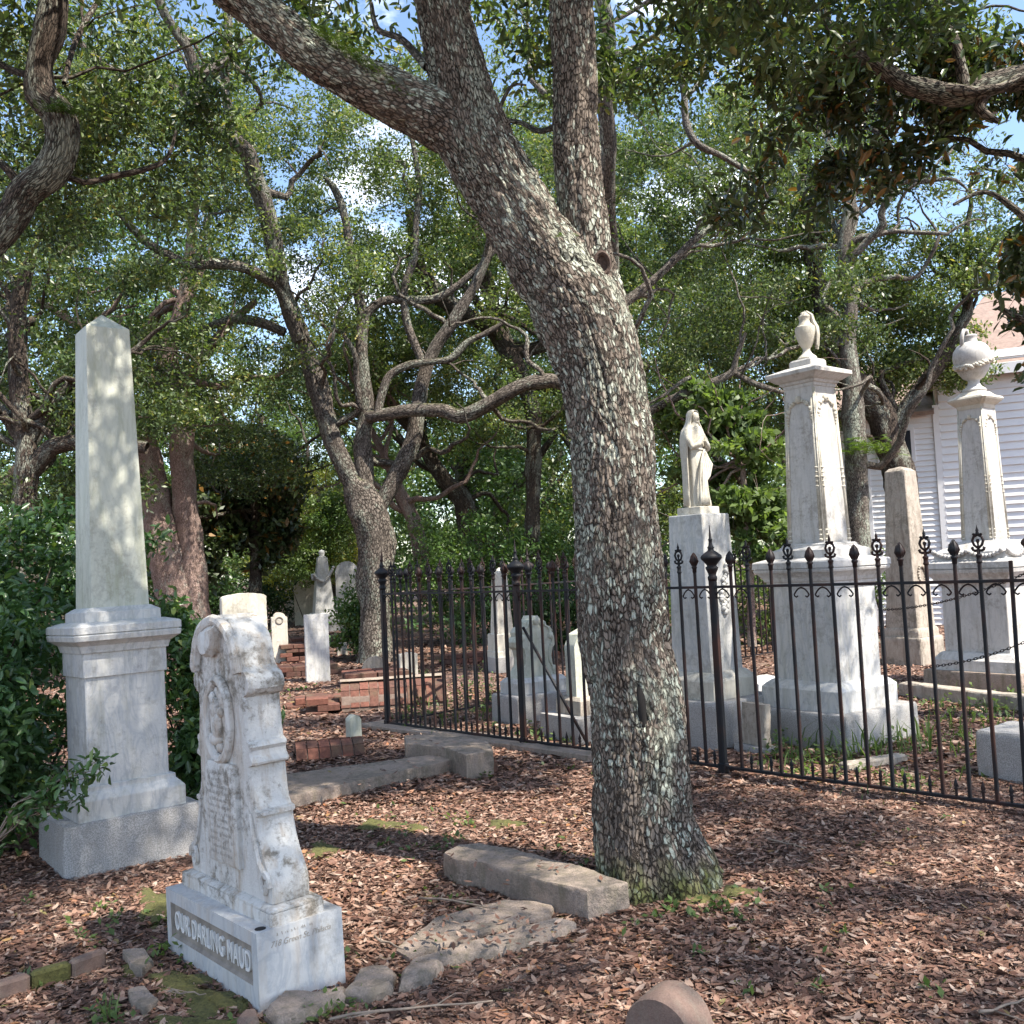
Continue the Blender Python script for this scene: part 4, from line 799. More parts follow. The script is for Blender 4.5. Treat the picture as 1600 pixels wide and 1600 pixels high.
# side fence running back to the right
so_=Vector((fx0,fy0,0))+fd*.1
n_side=5; posts=[0.0]+[2.05*k for k in range(1,n_side+1)]
ts=thing('iron_fence','distant dark iron fence receding behind the monuments from the far corner post','iron fence',tuple(so_),math.pi/2-FA)
for i,s in enumerate(posts[1:]): o=link('post',me_po,ts,(s,0,0)); link('post_finial',me_pt,o,(0,0,0))
L_=posts[-1]
MB().box(.03,L_,-.016,.016,RAIL-.008,RAIL+.008,.003).build('top_rail',IRON,ts); MB().box(.03,L_,-.016,.016,.03,.046,.003).build('bottom_rail',IRON,ts)
s_=.15
while s_<L_:
    if min(abs(s_-p) for p in posts)>.06:
        k=int(round(s_/.15)); o=link('picket',me_pk,ts,(s_,0,0)); link('picket_finial',me_tre if k%2 else me_ball,o,(0,0,1.39))
    s_+=.15
# chains
tor=MB()
R=[]
for j in range(10):
    a=2*math.pi*j/10; R.append((.021*math.cos(a),0,.011*math.sin(a)))
def chain(p0,p1,sag,label):
    p0,p1=Vector(p0),Vector(p1); n=int((p1-p0).length/.034); b=MB(); prev=None
    P=[p0.lerp(p1,i/n)+Vector((0,0,-sag*4*(i/n)*(1-i/n))) for i in range(n+1)]
    for i in range(n):
        a,c=P[i],P[i+1]; d=(c-a).normalized(); u=d.orthogonal().normalized() if 0 else (Vector((0,0,1)) if i%2 else d.cross(Vector((0,0,1)))).normalized(); mid=(a+c)/2
        pts=[mid+d*.024*math.cos(t)+u*.011*math.sin(t) for t in np.linspace(0,2*math.pi,9)]
        b.tube(pts,.0042,4,caps=False)
    return b.build('chain',IRON,None,label=label,cat='chain',group=None)
chain(D(1372,953,11.0),D(1640,878,8.6),.10,'upper rusty chain sagging past the brown obelisk towards the right edge')
chain(D(1448,1042,9.6),D(1640,985,8.6),.06,'lower rusty chain sagging across the base of the garlanded monument')
# ------------------------------------------------------------ trees
def smooth(pts,rad,step=.12):
    pts=[Vector(p) for p in pts]; P=[];R=[]
    n=len(pts)
    for i in range(n-1):
        p0=pts[max(i-1,0)];p1=pts[i];p2=pts[i+1];p3=pts[min(i+2,n-1)]; k=max(2,int((p2-p1).length/step))
        for j in range(k):
            t=j/k; P.append(.5*((2*p1)+(-p0+p2)*t+(2*p0-5*p1+4*p2-p3)*t*t+(-p0+3*p1-3*p2+p3)*t**3)); R.append(rad[i]+(rad[i+1]-rad[i])*(t*t*(3-2*t)))
    P.append(pts[-1]);R.append(rad[-1]); return P,R
class Limbs:
    def __init__(s): s.V=[];s.F=[];s.A=[];s.n=0
    def tube(s,P,R,seg=10,disp=None,offset=None):
        P=np.array([tuple(p) for p in P]);R=np.asarray(R,float);m_=len(P)
        T=np.gradient(P,axis=0);T/=np.linalg.norm(T,axis=1)[:,None]+1e-9
        a=np.cross(T[0],[.3,.2,.9] if abs(T[0][2])<.8 else [1,.1,0]);a/=np.linalg.norm(a);A=[]
        for i in range(m_): a=a-T[i]*a.dot(T[i]);a/=np.linalg.norm(a);A.append(a.copy())
        A=np.array(A);B=np.cross(T,A);th=np.linspace(0,2*math.pi,seg,endpoint=False);c,sn=np.cos(th),np.sin(th)
        Nn=A[:,None]*c[None,:,None]+B[:,None]*sn[None,:,None]
        sl=np.concatenate([[0],np.cumsum(np.linalg.norm(np.diff(P,axis=0),axis=1))]); rm=max(R.mean(),.02)
        off=offset if offset is not None else random.uniform(0,30)
        bk=np.stack([np.broadcast_to(rm*c*1.0,(m_,seg)),np.broadcast_to(rm*sn,(m_,seg)),np.broadcast_to((sl*.42)[:,None]+off,(m_,seg))],-1)
        RR=np.broadcast_to(R[:,None],(m_,seg)).copy()
        if disp: RR=RR+disp(bk.reshape(-1,3),np.broadcast_to(R[:,None],(m_,seg)).ravel(),np.broadcast_to(sl[:,None],(m_,seg)).ravel(),np.broadcast_to(th,(m_,seg)).ravel()).reshape(m_,seg)
        V=P[:,None]+Nn*RR[...,None]
        i=np.arange(m_-1)[:,None]*seg+np.arange(seg)[None,:]; k=np.arange(m_-1)[:,None]*seg+(np.arange(seg)[None,:]+1)%seg
        Fc=np.stack([i,k,k+seg,i+seg],-1).reshape(-1,4)+s.n
        s.V.append(V.reshape(-1,3));s.F.append(Fc);s.A.append(bk.reshape(-1,3));s.n+=m_*seg
    def build(s,name,mt,parent):
        if not s.n: return None
        return np_mesh(name,np.concatenate(s.V),np.concatenate(s.F),mt,True,np.concatenate(s.A),parent=parent)
def softbump(bk,R,sl,th): return fbm(bk*np.array([7,7,4]),3,5)*R*.35+fbm(bk*30,2,8)*R*.10
def leaves(C,size,asp=.42,up=.35,seed=0,droop=0,fine=False):
    """C: Nx3 leaf positions -> quads"""
    R=np.random.default_rng(seed); n=len(C); d=R.normal(size=(n,3)); d[:,2]-=droop; d/=np.linalg.norm(d,axis=1)[:,None]
    nn=R.normal(size=(n,3)); nn[:,2]+=up*3; nn-=d*(nn*d).sum(1)[:,None]; nn/=np.linalg.norm(nn,axis=1)[:,None]+1e-9
    s=np.cross(d,nn); L_=(size*R.uniform(.65,1.25,n))[:,None]; W=L_*asp*.5
    if fine:
        k=nn*L_*R.uniform(.02,.10,n)[:,None]; V=np.stack([C,C+d*L_*.33+s*W*.92+k,C+d*L_*.72+s*W*.8+k,C+d*L_-nn*L_*.10,C+d*L_*.72-s*W*.8+k,C+d*L_*.33-s*W*.92+k],1).reshape(-1,3); q=(np.arange(n)*6)[:,None]
        return V,np.concatenate([q+np.array([[0,1,2,3]]),q+np.array([[0,3,4,5]])]).astype(np.int32)
    V=np.stack([C,C+d*L_*.5+s*W+nn*L_*.05,C+d*L_,C+d*L_*.5-s*W+nn*L_*.05],1).reshape(-1,3)
    return V,np.arange(n*4,dtype=np.int32).reshape(-1,4)
def clump_pts(centers,rads,nper,R,flat=.7):
    out=[]
    for c,r in zip(centers,rads):
        q=R.normal(size=(nper,3)); q/=np.linalg.norm(q,axis=1)[:,None]; q*= (R.uniform(0,1,nper)**.5)[:,None]*r; q[:,2]*=flat; out.append(q+np.array(c))
    return np.concatenate(out)
def ellipsoid(c,r,n,R,shell=.35):
    q=R.normal(size=(n,3)); q/=np.linalg.norm(q,axis=1)[:,None]; q*=(shell+(1-shell)*R.uniform(0,1,n)**.6)[:,None]
    return np.array(c)+q*np.array(r)
NL=[0]
GAPS=[(G(640,1285),1.25,.85),(G(150,1400),.45,.35),(G(470,1440),.45,.4),(G(1250,1215),.6,.5),(G(1450,1350),.3,.2)]
def sungaps(C,off=(0,0,0)):  # cuts crown clumps toward the sun, shaping light pools at GAPS
    W=C+np.array(off); k=W[:,2:3]/sd.z; X=W[:,0]-sd.x*k[:,0]; Y=W[:,1]-sd.y*k[:,0]; keep=np.ones(len(C),bool)
    for g,rx,ry in GAPS: keep&=(((X-g.x)/rx)**2+((Y-g.y)/ry)**2>1)|(W[:,1]>7.5)
    return C[keep]
def wig(P0,P1,R,k=6,amp=.12,up=.0):
    P0=np.array(P0);P1=np.array(P1); L_=np.linalg.norm(P1-P0); t=np.linspace(0,1,k+1)[:,None]; P=P0+(P1-P0)*t; j=R.normal(size=(k+1,3))*amp*L_*np.sin(t*math.pi)**.5; j=np.cumsum(j,0)*.45; j-=t*j[-1]; P=P+j; P[:,2]+=(np.sin(t[:,0]*math.pi))*up*L_; return P
NPM,LFM=2.7,1.04
def tree(name,label,cat,limbs,crowns,barkm,leafmat,leaf=.075,seed=1,group=None,asp=.42,nper=60,crad=.34,conn=.5,seg=12,mainseg=None,disp=softbump,twigs=True,root=None,flat=.7,br=.022,droop=0,step=.12,shift=0,fine=False,gnarl=26):
    """limbs: [(pts,radii)] ; crowns: [(centre,radii,clumps)]"""
    nper=int(nper*NPM); leaf*=LFM
    R=np.random.default_rng(seed); p0=limbs[0][0][0] if limbs else crowns[0][0]; loc=Vector((p0[0],p0[1],0)) if root is None else Vector(root)
    t=thing(name,label,cat,tuple(loc),0,group); nodes=[]; Lm=Limbs()
    for i,(pts,rad) in enumerate(limbs):
        P,Rr=smooth(pts,rad,step); P=[p-loc for p in P]
        Lm.tube(P,Rr,(mainseg if mainseg and i==0 else seg),disp)
        Q=np.array([tuple(p) for p in P]); nodes.append(np.concatenate([Q,np.array(Rr)[:,None]],1)[len(Q)//3 if i==0 else 0:])
    Lm.build('trunk',barkm,t)
    nodes=np.concatenate(nodes) if nodes else None
    TW=Limbs(); tw_n=[]
    if nodes is not None and gnarl:
        cen=np.mean([np.array(c)+np.array([0,shift,0])-np.array(loc) for c,_,_ in crowns],0); hi=nodes[nodes[:,2]>2.6]
        for g_ in range(gnarl if len(hi) else 0):
            src=hi if (g_<gnarl*.45 or not tw_n) else np.concatenate([hi]+tw_n); p=src[R.integers(len(src))]; q=p[:3].copy(); r0=min(p[3]*.7,.075)*R.uniform(.5,1); 
            d=R.normal(size=3); d[1]*=.45; d[2]=abs(d[2])*.6+.1; d+=.35*(cen-q)/(np.linalg.norm(cen-q)+.1); d/=np.linalg.norm(d); L_=R.uniform(1.4,3.6)*(.6+r0*8); m_=max(5,int(L_/.17)); P=[q.copy()]
            for k in range(m_):
                d=d+R.normal(size=3)*.34; d[1]*=.9; d[2]+=.03; d/=np.linalg.norm(d); q=q+d*L_/m_; P.append(q.copy())
            rr=r0*(1-np.linspace(0,1,m_+1)**1.2*.85); TW.tube([tuple(x) for x in P],rr,7,softbump); tw_n.append(np.concatenate([np.array(P)[2:-1],rr[2:-1,None]],1))
        if tw_n: nodes=np.concatenate([nodes]+tw_n)
        TW.build('gnarled_limbs',barkm,t)
    cs=[];rs=[]
    for c,r,n in crowns:
        q=ellipsoid(np.array(c)+np.array([0,shift,0])-np.array(loc),r,n,R); cs.append(q)
    C=np.concatenate(cs)
    # thin out with noise for sky; sungaps opens holes for sun pools
    dn=fbm(C*.9+seed*3,2,seed); keep=dn>-.22; C=sungaps(C[keep],tuple(loc))
    rs=R.uniform(.6,1.25,len(C))*crad
    Pl=clump_pts(C,rs,nper,R,flat); V,Fc=leaves(Pl,leaf,asp,.35,seed,droop,fine); NL[0]+=len(Fc)
    np_mesh('crown',V,Fc,leafmat,False,parent=t)
    if nodes is not None and conn>0:
        B=Limbs(); tips=[]
        order=np.argsort(np.array([np.min(((nodes[:,:3]-c)**2).sum(1)) for c in C]))
        nd=nodes[:, :4].copy()
        for ii in order:
            if R.uniform()>conn: continue
            c=C[ii]; d=((nd[:,:3]-c)**2).sum(1)+np.where(nd[:,2]>c[2]+.6,1.5,0); k=int(np.argmin(d)); p=nd[k,:3]; dist=math.sqrt(((p-c)**2).sum())
            if dist<.1 or dist>4.5: continue
            P=wig(p,c,R,max(3,int(dist/.28)),.13,.10); r0=min(nd[k,3]*.6,.008+.016*dist+br*.3); rr=np.linspace(r0,.004,len(P)); B.tube([tuple(x) for x in P],rr,5)
            nd=np.concatenate([nd,np.concatenate([P[1:],rr[1:,None]],1)])
        if twigs:
            for ii in range(len(C)):
                if R.uniform()<.5:
                    for _ in range(3):
                        e=C[ii]+R.normal(size=3)*rs[ii]*.7; B.tube([tuple(x) for x in wig(C[ii],e,R,2,.1)],[.004,.003,.0015],3)
        B.build('branches',barkm,t)
    return t
def LP(spec):
    """spec: (px,py,dist,width_px) -> points, radii"""
    pts=[];rad=[]
    for x,y,d,w_ in spec: pts.append(tuple(D(x,y,d))); rad.append(w_/2*d/F0)
    return pts,rad
# --- the big oak in front: densely meshed bark
def oakdisp(amp):
    def f(bk,R,sl,th):
        P=bk*np.array([1,1,1.0]); wv=np.stack([fbm(P*16,2,k) for k in (1,2,3)],1)*.035
        d1,d2=worley((P+wv*.7)*np.array([52,52,46]),3); e=np.clip((d2-d1)*3.,0,1)
        Q=P+wv*.9; r1=np.abs(vnoise(Q*np.array([22,22,9]),5)+.35*vnoise(Q*np.array([50,50,24]),6)); g=np.clip(r1*3.6,0,1)
        r2=np.abs(vnoise(Q*np.array([17,17,20]),15)+.4*vnoise(Q*np.array([45,45,45]),16)); g2=np.clip(r2*5,0,1)
        d=(e-.6)*amp*.42+(g-.75)*amp*.85+(g2-.8)*amp*.35+fbm(P*7,3,4)*.028+fbm(P*70,3,6)*amp*.30
        return d
    return f
def rootflare(bk,R,sl,th):
    d=oakdisp(.015)(bk,R,sl,th); k=np.clip(1-sl/.55,0,1)**2
    return d+k*(.03+.05*np.sin(3*th+.7)+.035*np.sin(5*th+2)+.025*np.sin(8*th))
t=thing('oak_tree','big forked live oak with leaning trunk standing in front of the iron fence','tree',tuple(G(1022,1378)),0)
loc=Vector(t.location)
od=4.62
specs=[[(1030,1440,od-.02,215),(1028,1400,od,205),(1023,1370,od,188),(1012,1320,od,168),(1005,1270,od,156),(1003,1200,od,153),(996,1100,od,149),(978,1000,od,146),(970,900,od,142),(964,800,od,136),(958,700,od,137),(947,640,od,136),(933,560,od,141),(905,490,od,150),(868,430,od,140),(828,365,od,128),(790,300,od,122),(752,235,od,124),(731,170,od,112),(716,110,od,98),(700,50,od,92),(684,-10,od,86),(665,-90,od,80),(640,-200,od,70),(600,-330,od+.3,55)],
 [(955,560,od+.02,80),(935,480,od+.02,94),(922,430,od+.02,88),(914,370,od+.02,80),(907,300,od+.02,76),(903,220,od+.02,76),(901,140,od+.02,76),(897,60,od+.02,74),(893,-20,od+.02,70),(890,-130,od,62),(905,-300,od-.2,50)],
 [(800,300,od+.02,60),(735,232,od-.01,92),(690,190,od-.03,96),(630,158,od-.05,88),(570,130,od-.08,78),(515,100,od-.12,74),(468,68,od-.16,72),(420,28,od-.2,68),(370,-10,od-.25,62),(300,-60,od-.35,55),(180,-120,od-.5,45)]]
Lm=Limbs(); nodes=[]
for i,sp_ in enumerate(specs):
    pts,rad=LP(sp_); rad=[r*.945 for r in rad]; P,Rr=smooth(pts,rad,.0075); P=[p-loc for p in P]
    # low frequency wander
    Lm.tube(P,Rr,256 if i==0 else 140,rootflare if i==0 else oakdisp(.011),offset=i*7.0)
    nodes.append(np.concatenate([np.array([tuple(p) for p in P[::12]]),np.array(Rr[::12])[:,None]],1)[-14:])
Lm.build('trunk',BARK_MAIN,t)
# knot, slit hollow
def facing(px,py,w_,back=0): return D(px,py,od-w_/2*od/F0+back)-loc
b=MB(); k=facing(941,412,88,.012); b.lathe([(.052,-.03),(.056,0),(.044,.012),(.034,.004),(.03,-.012),(.0,-.016)],n=16); b.v=[tuple(Matrix.Translation(k)@Matrix.Rotation(math.pi/2,4,'X')@Matrix.Rotation(.15,4,'Y')@Vector((v[0]*.8,v[1]*1.2,v[2]))) for v in b.v]
b.build('knot',simple('knot_wood',(.07,.045,.035),.95,30,.4,.8),t,rough=.004,cell=.02)
b=MB(); s_=[facing(998,1062,148,.022),facing(1001,1085,148,.014),facing(1003,1110,148,.012),facing(1004,1130,148,.016),facing(1006,1152,148,.026)]; b.tube(s_,[.006,.022,.024,.018,.004],8); b.build('bark_hollow',HOLE,t)
NB=np.concatenate(nodes)
R=np.random.default_rng(11)
# crown: fills the top of the picture; unseen clumps overhead added for foreground shade
cr_=[((.6,5.6,5.9),(2.6,1.3,.8),80),((-.6,2.6,5.9),(3.2,2.6,.9),110),((3.8,3.0,6.4),(3.9,3.2,.9),190),((1.9,5.2,4.9),(1.1,.8,.55),34),((-2.2,5.2,5.3),(1.6,1.2,.6),45),((1.0,-1.2,6.2),(4.2,2.2,.9),65),((.3,3.4,6.3),(2.6,1.7,.7),120),((2.0,7.6,5.7),(1.9,.6,.5),60),((-.9,7.4,6.0),(1.4,.6,.35),24),((1.6,.6,6.3),(3.0,1.8,.7),90),((5.6,-.2,6.4),(3.4,2.8,.8),130),((6.6,3.4,6.6),(2.4,2.6,.8),80)]
C=np.concatenate([ellipsoid(np.array(c)-np.array(loc),r,n,R) for c,r,n in cr_]); C=C[fbm(C*.8+3,2,5)>-.2]; C=sungaps(C,tuple(loc)); rs=R.uniform(.6,1.2,len(C))*.42
V,Fc=leaves(clump_pts(C,rs,130,R,.6),.088,.36,.4,3,0,True); np_mesh('crown',V,Fc,LEAF_OAK,False,parent=t)
B=Limbs(); nd=NB.copy()
for ii in np.argsort([np.min(((NB[:,:3]-c)**2).sum(1)) for c in C]):
    c=C[ii]; d=((nd[:,:3]-c)**2).sum(1); k=int(np.argmin(d)); p=nd[k,:3]; dist=math.sqrt(((p-c)**2).sum())
    if dist<.1: continue
    P=wig(p,c,R,max(3,int(dist/.25)),.12,.05); r0=min(nd[k,3]*.6,.01+.018*dist); rr=np.linspace(r0,.004,len(P)); B.tube([tuple(x) for x in P],rr,6); nd=np.concatenate([nd,np.concatenate([P[1:],rr[1:,None]],1)])
for sp_ in ([(720,20,od+.1,14),(745,-25,od+.2,9)],[(880,190,od+.05,12),(845,205,od+.2,11),(815,192,od+.3,9),(785,185,od+.35,8),(783,165,od+.36,7),(800,134,od+.4,5),(822,133,od+.45,3)],[(668,105,od,14),(650,85,od+.1,12),(625,60,od+.2,10),(590,45,od+.4,8),(580,5,od+.5,6)]):
    pts,rad=LP(sp_); P,Rr=smooth(pts,rad,.03); B.tube([p-loc for p in P],Rr,8,softbump)
B.build('branches',BARK,t)
# --- other trees -----------------------------------------------------
d2=16.7
M2=[LP([(590,1040,d2,66),(588,1015,d2,54),(586,960,d2,50),(586,900,d2,50),(588,850,d2,54),(578,800,d2,58),(563,768,d2,50),(549,745,d2,32),(525,699,d2,31),(507,645,d2,30),(492,588,d2,30),(474,540,d2,30),(452,480,d2-.3,30),(436,430,d2-.6,28),(420,350,d2-.9,28),(396,270,d2-1.2,26),(382,235,d2-1.4,26),(340,205,d2-1.6,22),(318,190,d2-1.7,22),(310,140,d2-1.8,20),(295,80,d2-2,18),(262,30,d2-2.2,15),(235,-30,d2-2.4,12)]),
 LP([(568,790,d2,34),(570,756,d2,28),(567,690,d2,26),(573,636,d2,24),(568,588,d2,22),(564,525,d2,20),(567,495,d2,18),(556,450,d2,15),(548,390,d2,13),(530,310,d2,12),(510,280,d2,8)]),
 LP([(585,800,d2,30),(602,775,d2,26),(624,735,d2,27),(645,690,d2,26),(652,645,d2,24),(660,594,d2,22),(676,550,d2,20),(712,495,d2,19),(742,446,d2,16),(762,395,d2,13),(772,330,d2,10)]),
 LP([(570,495,d2,15),(585,478,d2,15),(610,468,d2,14),(675,468,d2,13),(712,448,d2,12),(740,425,d2,11),(770,395,d2,9),(800,350,d2,6)]),
 LP([(662,570,d2,14),(645,530,d2,13),(635,500,d2,13),(632,450,d2,12),(648,400,d2,12),(650,350,d2,11),(655,290,d2,10),(640,200,d2,7)]),
 LP([(575,650,d2-.2,18),(600,648,d2-.3,21),(640,642,d2-.4,20),(690,642,d2-.5,22),(720,650,d2-.6,22),(765,630,d2-.7,23),(810,605,d2-.8,22),(845,596,d2-.8,24),(880,600,d2-.8,22),(930,640,d2-.7,16)]),
 LP([(590,645,d2-.3,14),(598,612,d2-.3,13),(610,585,d2-.3,12),(640,570,d2-.3,12),(680,565,d2-.3,11),(705,560,d2-.3,12),(730,535,d2-.3,10),(760,520,d2-.3,9),(785,505,d2-.3,6)]),
 LP([(470,530,d2-.2,22),(440,455,d2-.5,20),(425,440,d2-.6,19),(380,418,d2-.9,17),(330,412,d2-1.1,17),(300,415,d2-1.3,18),(265,400,d2-1.5,14),(225,375,d2-1.7,13),(185,330,d2-2,11),(150,290,d2-2.2,10),(120,240,d2-2.4,7)]),
 LP([(390,255,d2-1.2,20),(372,215,d2-1.3,16),(355,165,d2-1.4,16),(352,120,d2-1.4,14),(356,40,d2-1.4,12),(350,-30,d2-1.4,9)]),
 LP([(318,190,d2-1.7,14),(300,160,d2-1.9,13),(270,135,d2-2,12),(230,122,d2-2.1,11),(190,118,d2-2.2,11),(150,90,d2-2.3,9),(105,45,d2-2.4,7)]),
 LP([(445,520,d2,14),(410,505,d2,16),(370,498,d2+.3,16),(330,510,d2+.5,12),(290,530,d2+.6,8)])]
tree('oak_tree','lichened oak with three spreading stems just left of the fence corner post','tree',M2,
 [((-3.6,14.6,6.6),(2.6,1.6,1.5),90),((-5.6,14.2,5.0),(1.8,1.3,1.0),55),((-1.2,16.2,6.8),(2.2,1.6,1.4),75),((.2,16.6,4.9),(1.6,1.3,.8),40),((-2.8,15.5,9),(3.2,2,1.5),90),((-5.4,13.4,8),(2.0,1.4,1.3),60),((-3.0,15.6,10.2),(3.6,2,1.3),100),((-6.2,14.4,9.6),(2.4,1.6,1.4),70),((-.2,15.6,8.6),(2.2,1.6,1.5),80),((-1.7,17,5.6),(1.4,1,.7),28)],BARK_L,LEAF_OAK2,.08,2,shift=1.7,conn=.75,nper=60,crad=.40,seg=20,step=.07)
# left pair of trunks
d3=17.5
tree('oak_tree','pair of dark reddish trunks leaning together behind the marble obelisk','tree',
 [LP([(318,1020,d3,60),(315,990,d3,44),(305,930,d3,40),(296,850,d3,38),(290,780,d3,34),(284,720,d3,32),(285,670,d3,33),(278,620,d3,34),(262,560,d3,30),(280,500,d3,24),(292,440,d3,20),(300,360,d3,16),(310,260,d3,12)]),
  LP([(295,1000,d3,40),(278,930,d3,60),(265,880,d3,60),(252,830,d3,52),(244,780,d3,46),(232,730,d3,42),(222,690,d3,38),(215,650,d3,30),(180,610,d3,22),(150,560,d3,18)]),
  LP([(270,640,d3,26),(245,610,d3,26),(215,580,d3,24),(170,540,d3,18),(110,500,d3,14),(60,470,d3,12)]),
  LP([(280,600,d3,20),(330,540,d3,16),(360,505,d3,14),(400,470,d3,10)])],
 [((-6.4,17,5.6),(2.4,1.6,1.4),85),((-8.6,16.4,6.4),(2.2,1.6,1.8),70),((-5.4,17.6,8.3),(2.8,1.8,1.6),80),((-8.2,16.8,9.4),(2.6,1.8,1.6),80),((-7.2,17.2,11.6),(3.4,2,1.3),70),((-5.4,18.4,3.9),(1.6,1,.7),34),((-9.0,15.6,4.4),(1.5,1.2,.7),30)],BARK_P,LEAF_OAK,.085,3,shift=1.3,nper=60,crad=.42,seg=20,step=.08)
# near dark limb upper left; its trunk stands beyond the left edge
d5=5.6
tree('oak_tree','dark mossy limb hanging into the upper left corner, its trunk beyond the left edge','tree',
 [LP([(-420,1230,d5,130),(-400,1000,d5,110),(-330,760,d5,90),(-210,560,d5,70),(-90,450,d5,56),(0,362,d5,46),(40,300,d5,46),(78,270,d5,50),(96,225,d5,48),(92,180,d5,54),(66,150,d5,52),(62,100,d5,42),(75,50,d5,50),(82,0,d5,46),(70,-80,d5,38),(60,-200,d5,28)]),
  LP([(40,300,d5,16),(10,262,d5,15),(-20,240,d5+.1,16),(-60,200,d5+.2,12)]),LP([(96,270,d5,10),(130,285,d5+.1,11),(180,275,d5+.2,10),(235,262,d5+.3,9),(262,245,d5+.4,7),(275,205,d5+.5,4)]),
  LP([(66,120,d5,12),(20,110,d5+.2,12),(-30,80,d5+.4,12)]),LP([(100,130,d5,9),(120,60,d5+.4,9),(160,-10,d5+.7,7)])],
 [((-3.0,5.9,5.2),(1.2,1.2,.5),36),((-2.3,5.9,5.3),(.9,.8,.4),18),((-4.6,4.5,5.4),(2.6,3,1),60),((-3.4,7.0,4.9),(1.3,.8,.5),26)],BARK_D,LEAF_OAK,.06,4,gnarl=4,shift=.9,fine=True,nper=70,crad=.36,seg=24,step=.05)
# right leaning oak behind the urn monument
d6=17.0
tree('oak_tree','dark crooked oak leaning left between the two urn monuments, branching towards the round urn','tree',
 [LP([(1420,1000,d6,70),(1415,900,d6,50),(1412,800,d6,46),(1402,730,d6,46),(1388,690,d6,46),(1378,650,d6,46),(1352,615,d6,44),(1330,590,d6,42),(1305,560,d6,34),(1290,510,d6,30),(1283,460,d6,28),(1270,400,d6,26),(1262,330,d6,24),(1258,250,d6,20),(1240,150,d6,16)]),
  LP([(1398,680,d6,26),(1415,640,d6,24),(1445,600,d6,22),(1475,560,d6,20),(1500,510,d6,19),(1512,480,d6,18),(1500,430,d6,16),(1470,400,d6,10),(1440,390,d6,8)]),
  LP([(1505,440,d6,14),(1530,415,d6,10),(1560,405,d6,7)]),LP([(1400,640,d6,10),(1375,590,d6,10),(1395,575,d6,8),(1440,560,d6,7)]),
  LP([(1262,340,d6-.2,18),(1300,290,d6-1,24),(1340,260,d6-2,26),(1370,230,d6-3,22),(1390,180,d6-4,16),(1420,130,d6-4,12)])],
 [((3.8,16.8,6.2),(2.2,1.5,1.4),80),((6.2,16.6,6.6),(2.2,1.5,1.6),80),((4.6,17.6,4.7),(1.4,1.1,.7),30),((7.0,17.4,4.8),(1.2,.9,.6),26),((5.6,15.6,8.6),(2.6,1.8,1.4),85),((7.6,15.8,9.6),(2.4,1.8,1.6),70),((3.6,16.8,9.8),(2.8,1.8,1.5),80),((5.6,17,3.9),(1.0,.8,.5),14),((7.2,16.3,5.5),(1.7,.5,1.0),60),((7.7,15.9,4.75),(1.3,.4,.45),40),((7.5,15.3,6.4),(1.4,.7,.9),55),((8.0,14.6,8.2),(1.5,.8,.9),40),((5.4,15.6,4.9),(.9,.5,.5),16)],BARK_D,LEAF_OAK2,.085,5,shift=1.3,nper=60,crad=.42,seg=18,step=.08)
d7=15.6
tree('oak_tree','straight pale trunk with a tuft of fern halfway up, right behind the tall urn monument','tree',
 [LP([(1345,1010,d7,60),(1344,930,d7,40),(1343,850,d7,36),(1342,780,d7,34),(1338,720,d7,34),(1334,660,d7,34),(1332,600,d7,30),(1325,540,d7,26),(1330,470,d7,22),(1318,400,d7,20),(1330,300,d7,16)])],
 [((5.2,15.4,6.4),(1.6,1.2,1.4),60),((4.2,15.2,8.2),(2.2,1.6,1.5),70),((3.4,15,5.6),(1.4,1,.7),28)],BARK,LEAF_OAK2,.08,6,shift=1.2,nper=60,crad=.4,seg=16,step=.08)
# dark limbs behind the big oak, with moss
d8=19
tree('oak_tree','dark mossy oak with thick arching limbs seen left of the big oak trunk','tree',
 [LP([(838,980,d8,34),(832,860,d8,24),(832,780,d8,22),(834,700,d8,24),(832,640,d8,28),(815,590,d8,28),(792,545,d8,30),(765,510,d8,30),(725,490,d8,28),(690,465,d8,26),(662,430,d8,24),(650,395,d8,20),(640,330,d8,14)]),
  LP([(800,550,d8,24),(850,540,d8,20),(880,520,d8,18),(900,480,d8,14)]),LP([(778,510,d8,22),(768,470,d8,24),(758,430,d8,22),(745,390,d8,20),(750,330,d8,16),(770,260,d8,12)]),
  LP([(820,600,d8,22),(860,600,d8,26),(880,610,d8,24),(940,660,d8,20),(1000,700,d8,14)])],
 [((0,19,7.4),(3.0,1.8,1.5),95),((-2.4,19,6.2),(1.8,1.4,1.1),50),((2.6,19,6.8),(2.0,1.5,1.4),60),((1.0,19.4,9.8),(3.4,2,1.6),90),((1.2,19.6,12.0),(3.6,2,1.4),34),((4.2,19.6,8.0),(2.2,1.6,1.6),70),((1.6,18.6,4.9),(1.4,1.1,.6),26)],BARK_D,LEAF_OAK2,.09,7,shift=1.4,nper=60,crad=.45,seg=18,step=.09)
d9=22
tree('oak_tree','leaning brown trunk rising to the left behind the fence bushes','tree',
 [LP([(745,920,d9,40),(732,820,d9,32),(722,780,d9,28),(700,755,d9,24),(672,715,d9,22),(645,670,d9,20),(620,640,d9,22),(600,600,d9,16),(600,540,d9,12)])],
 [((-2.6,22,6.6),(2.4,1.6,1.5),70),((-.6,22,5.0),(1.6,1.3,.9),40),((-2.2,23,10),(3.6,2,2),60),((1.6,23.5,9.5),(2.6,1.6,2.2),60)],BARK_D,LEAF_OAK2,.10,8,nper=55,crad=.5,seg=12,step=.12)
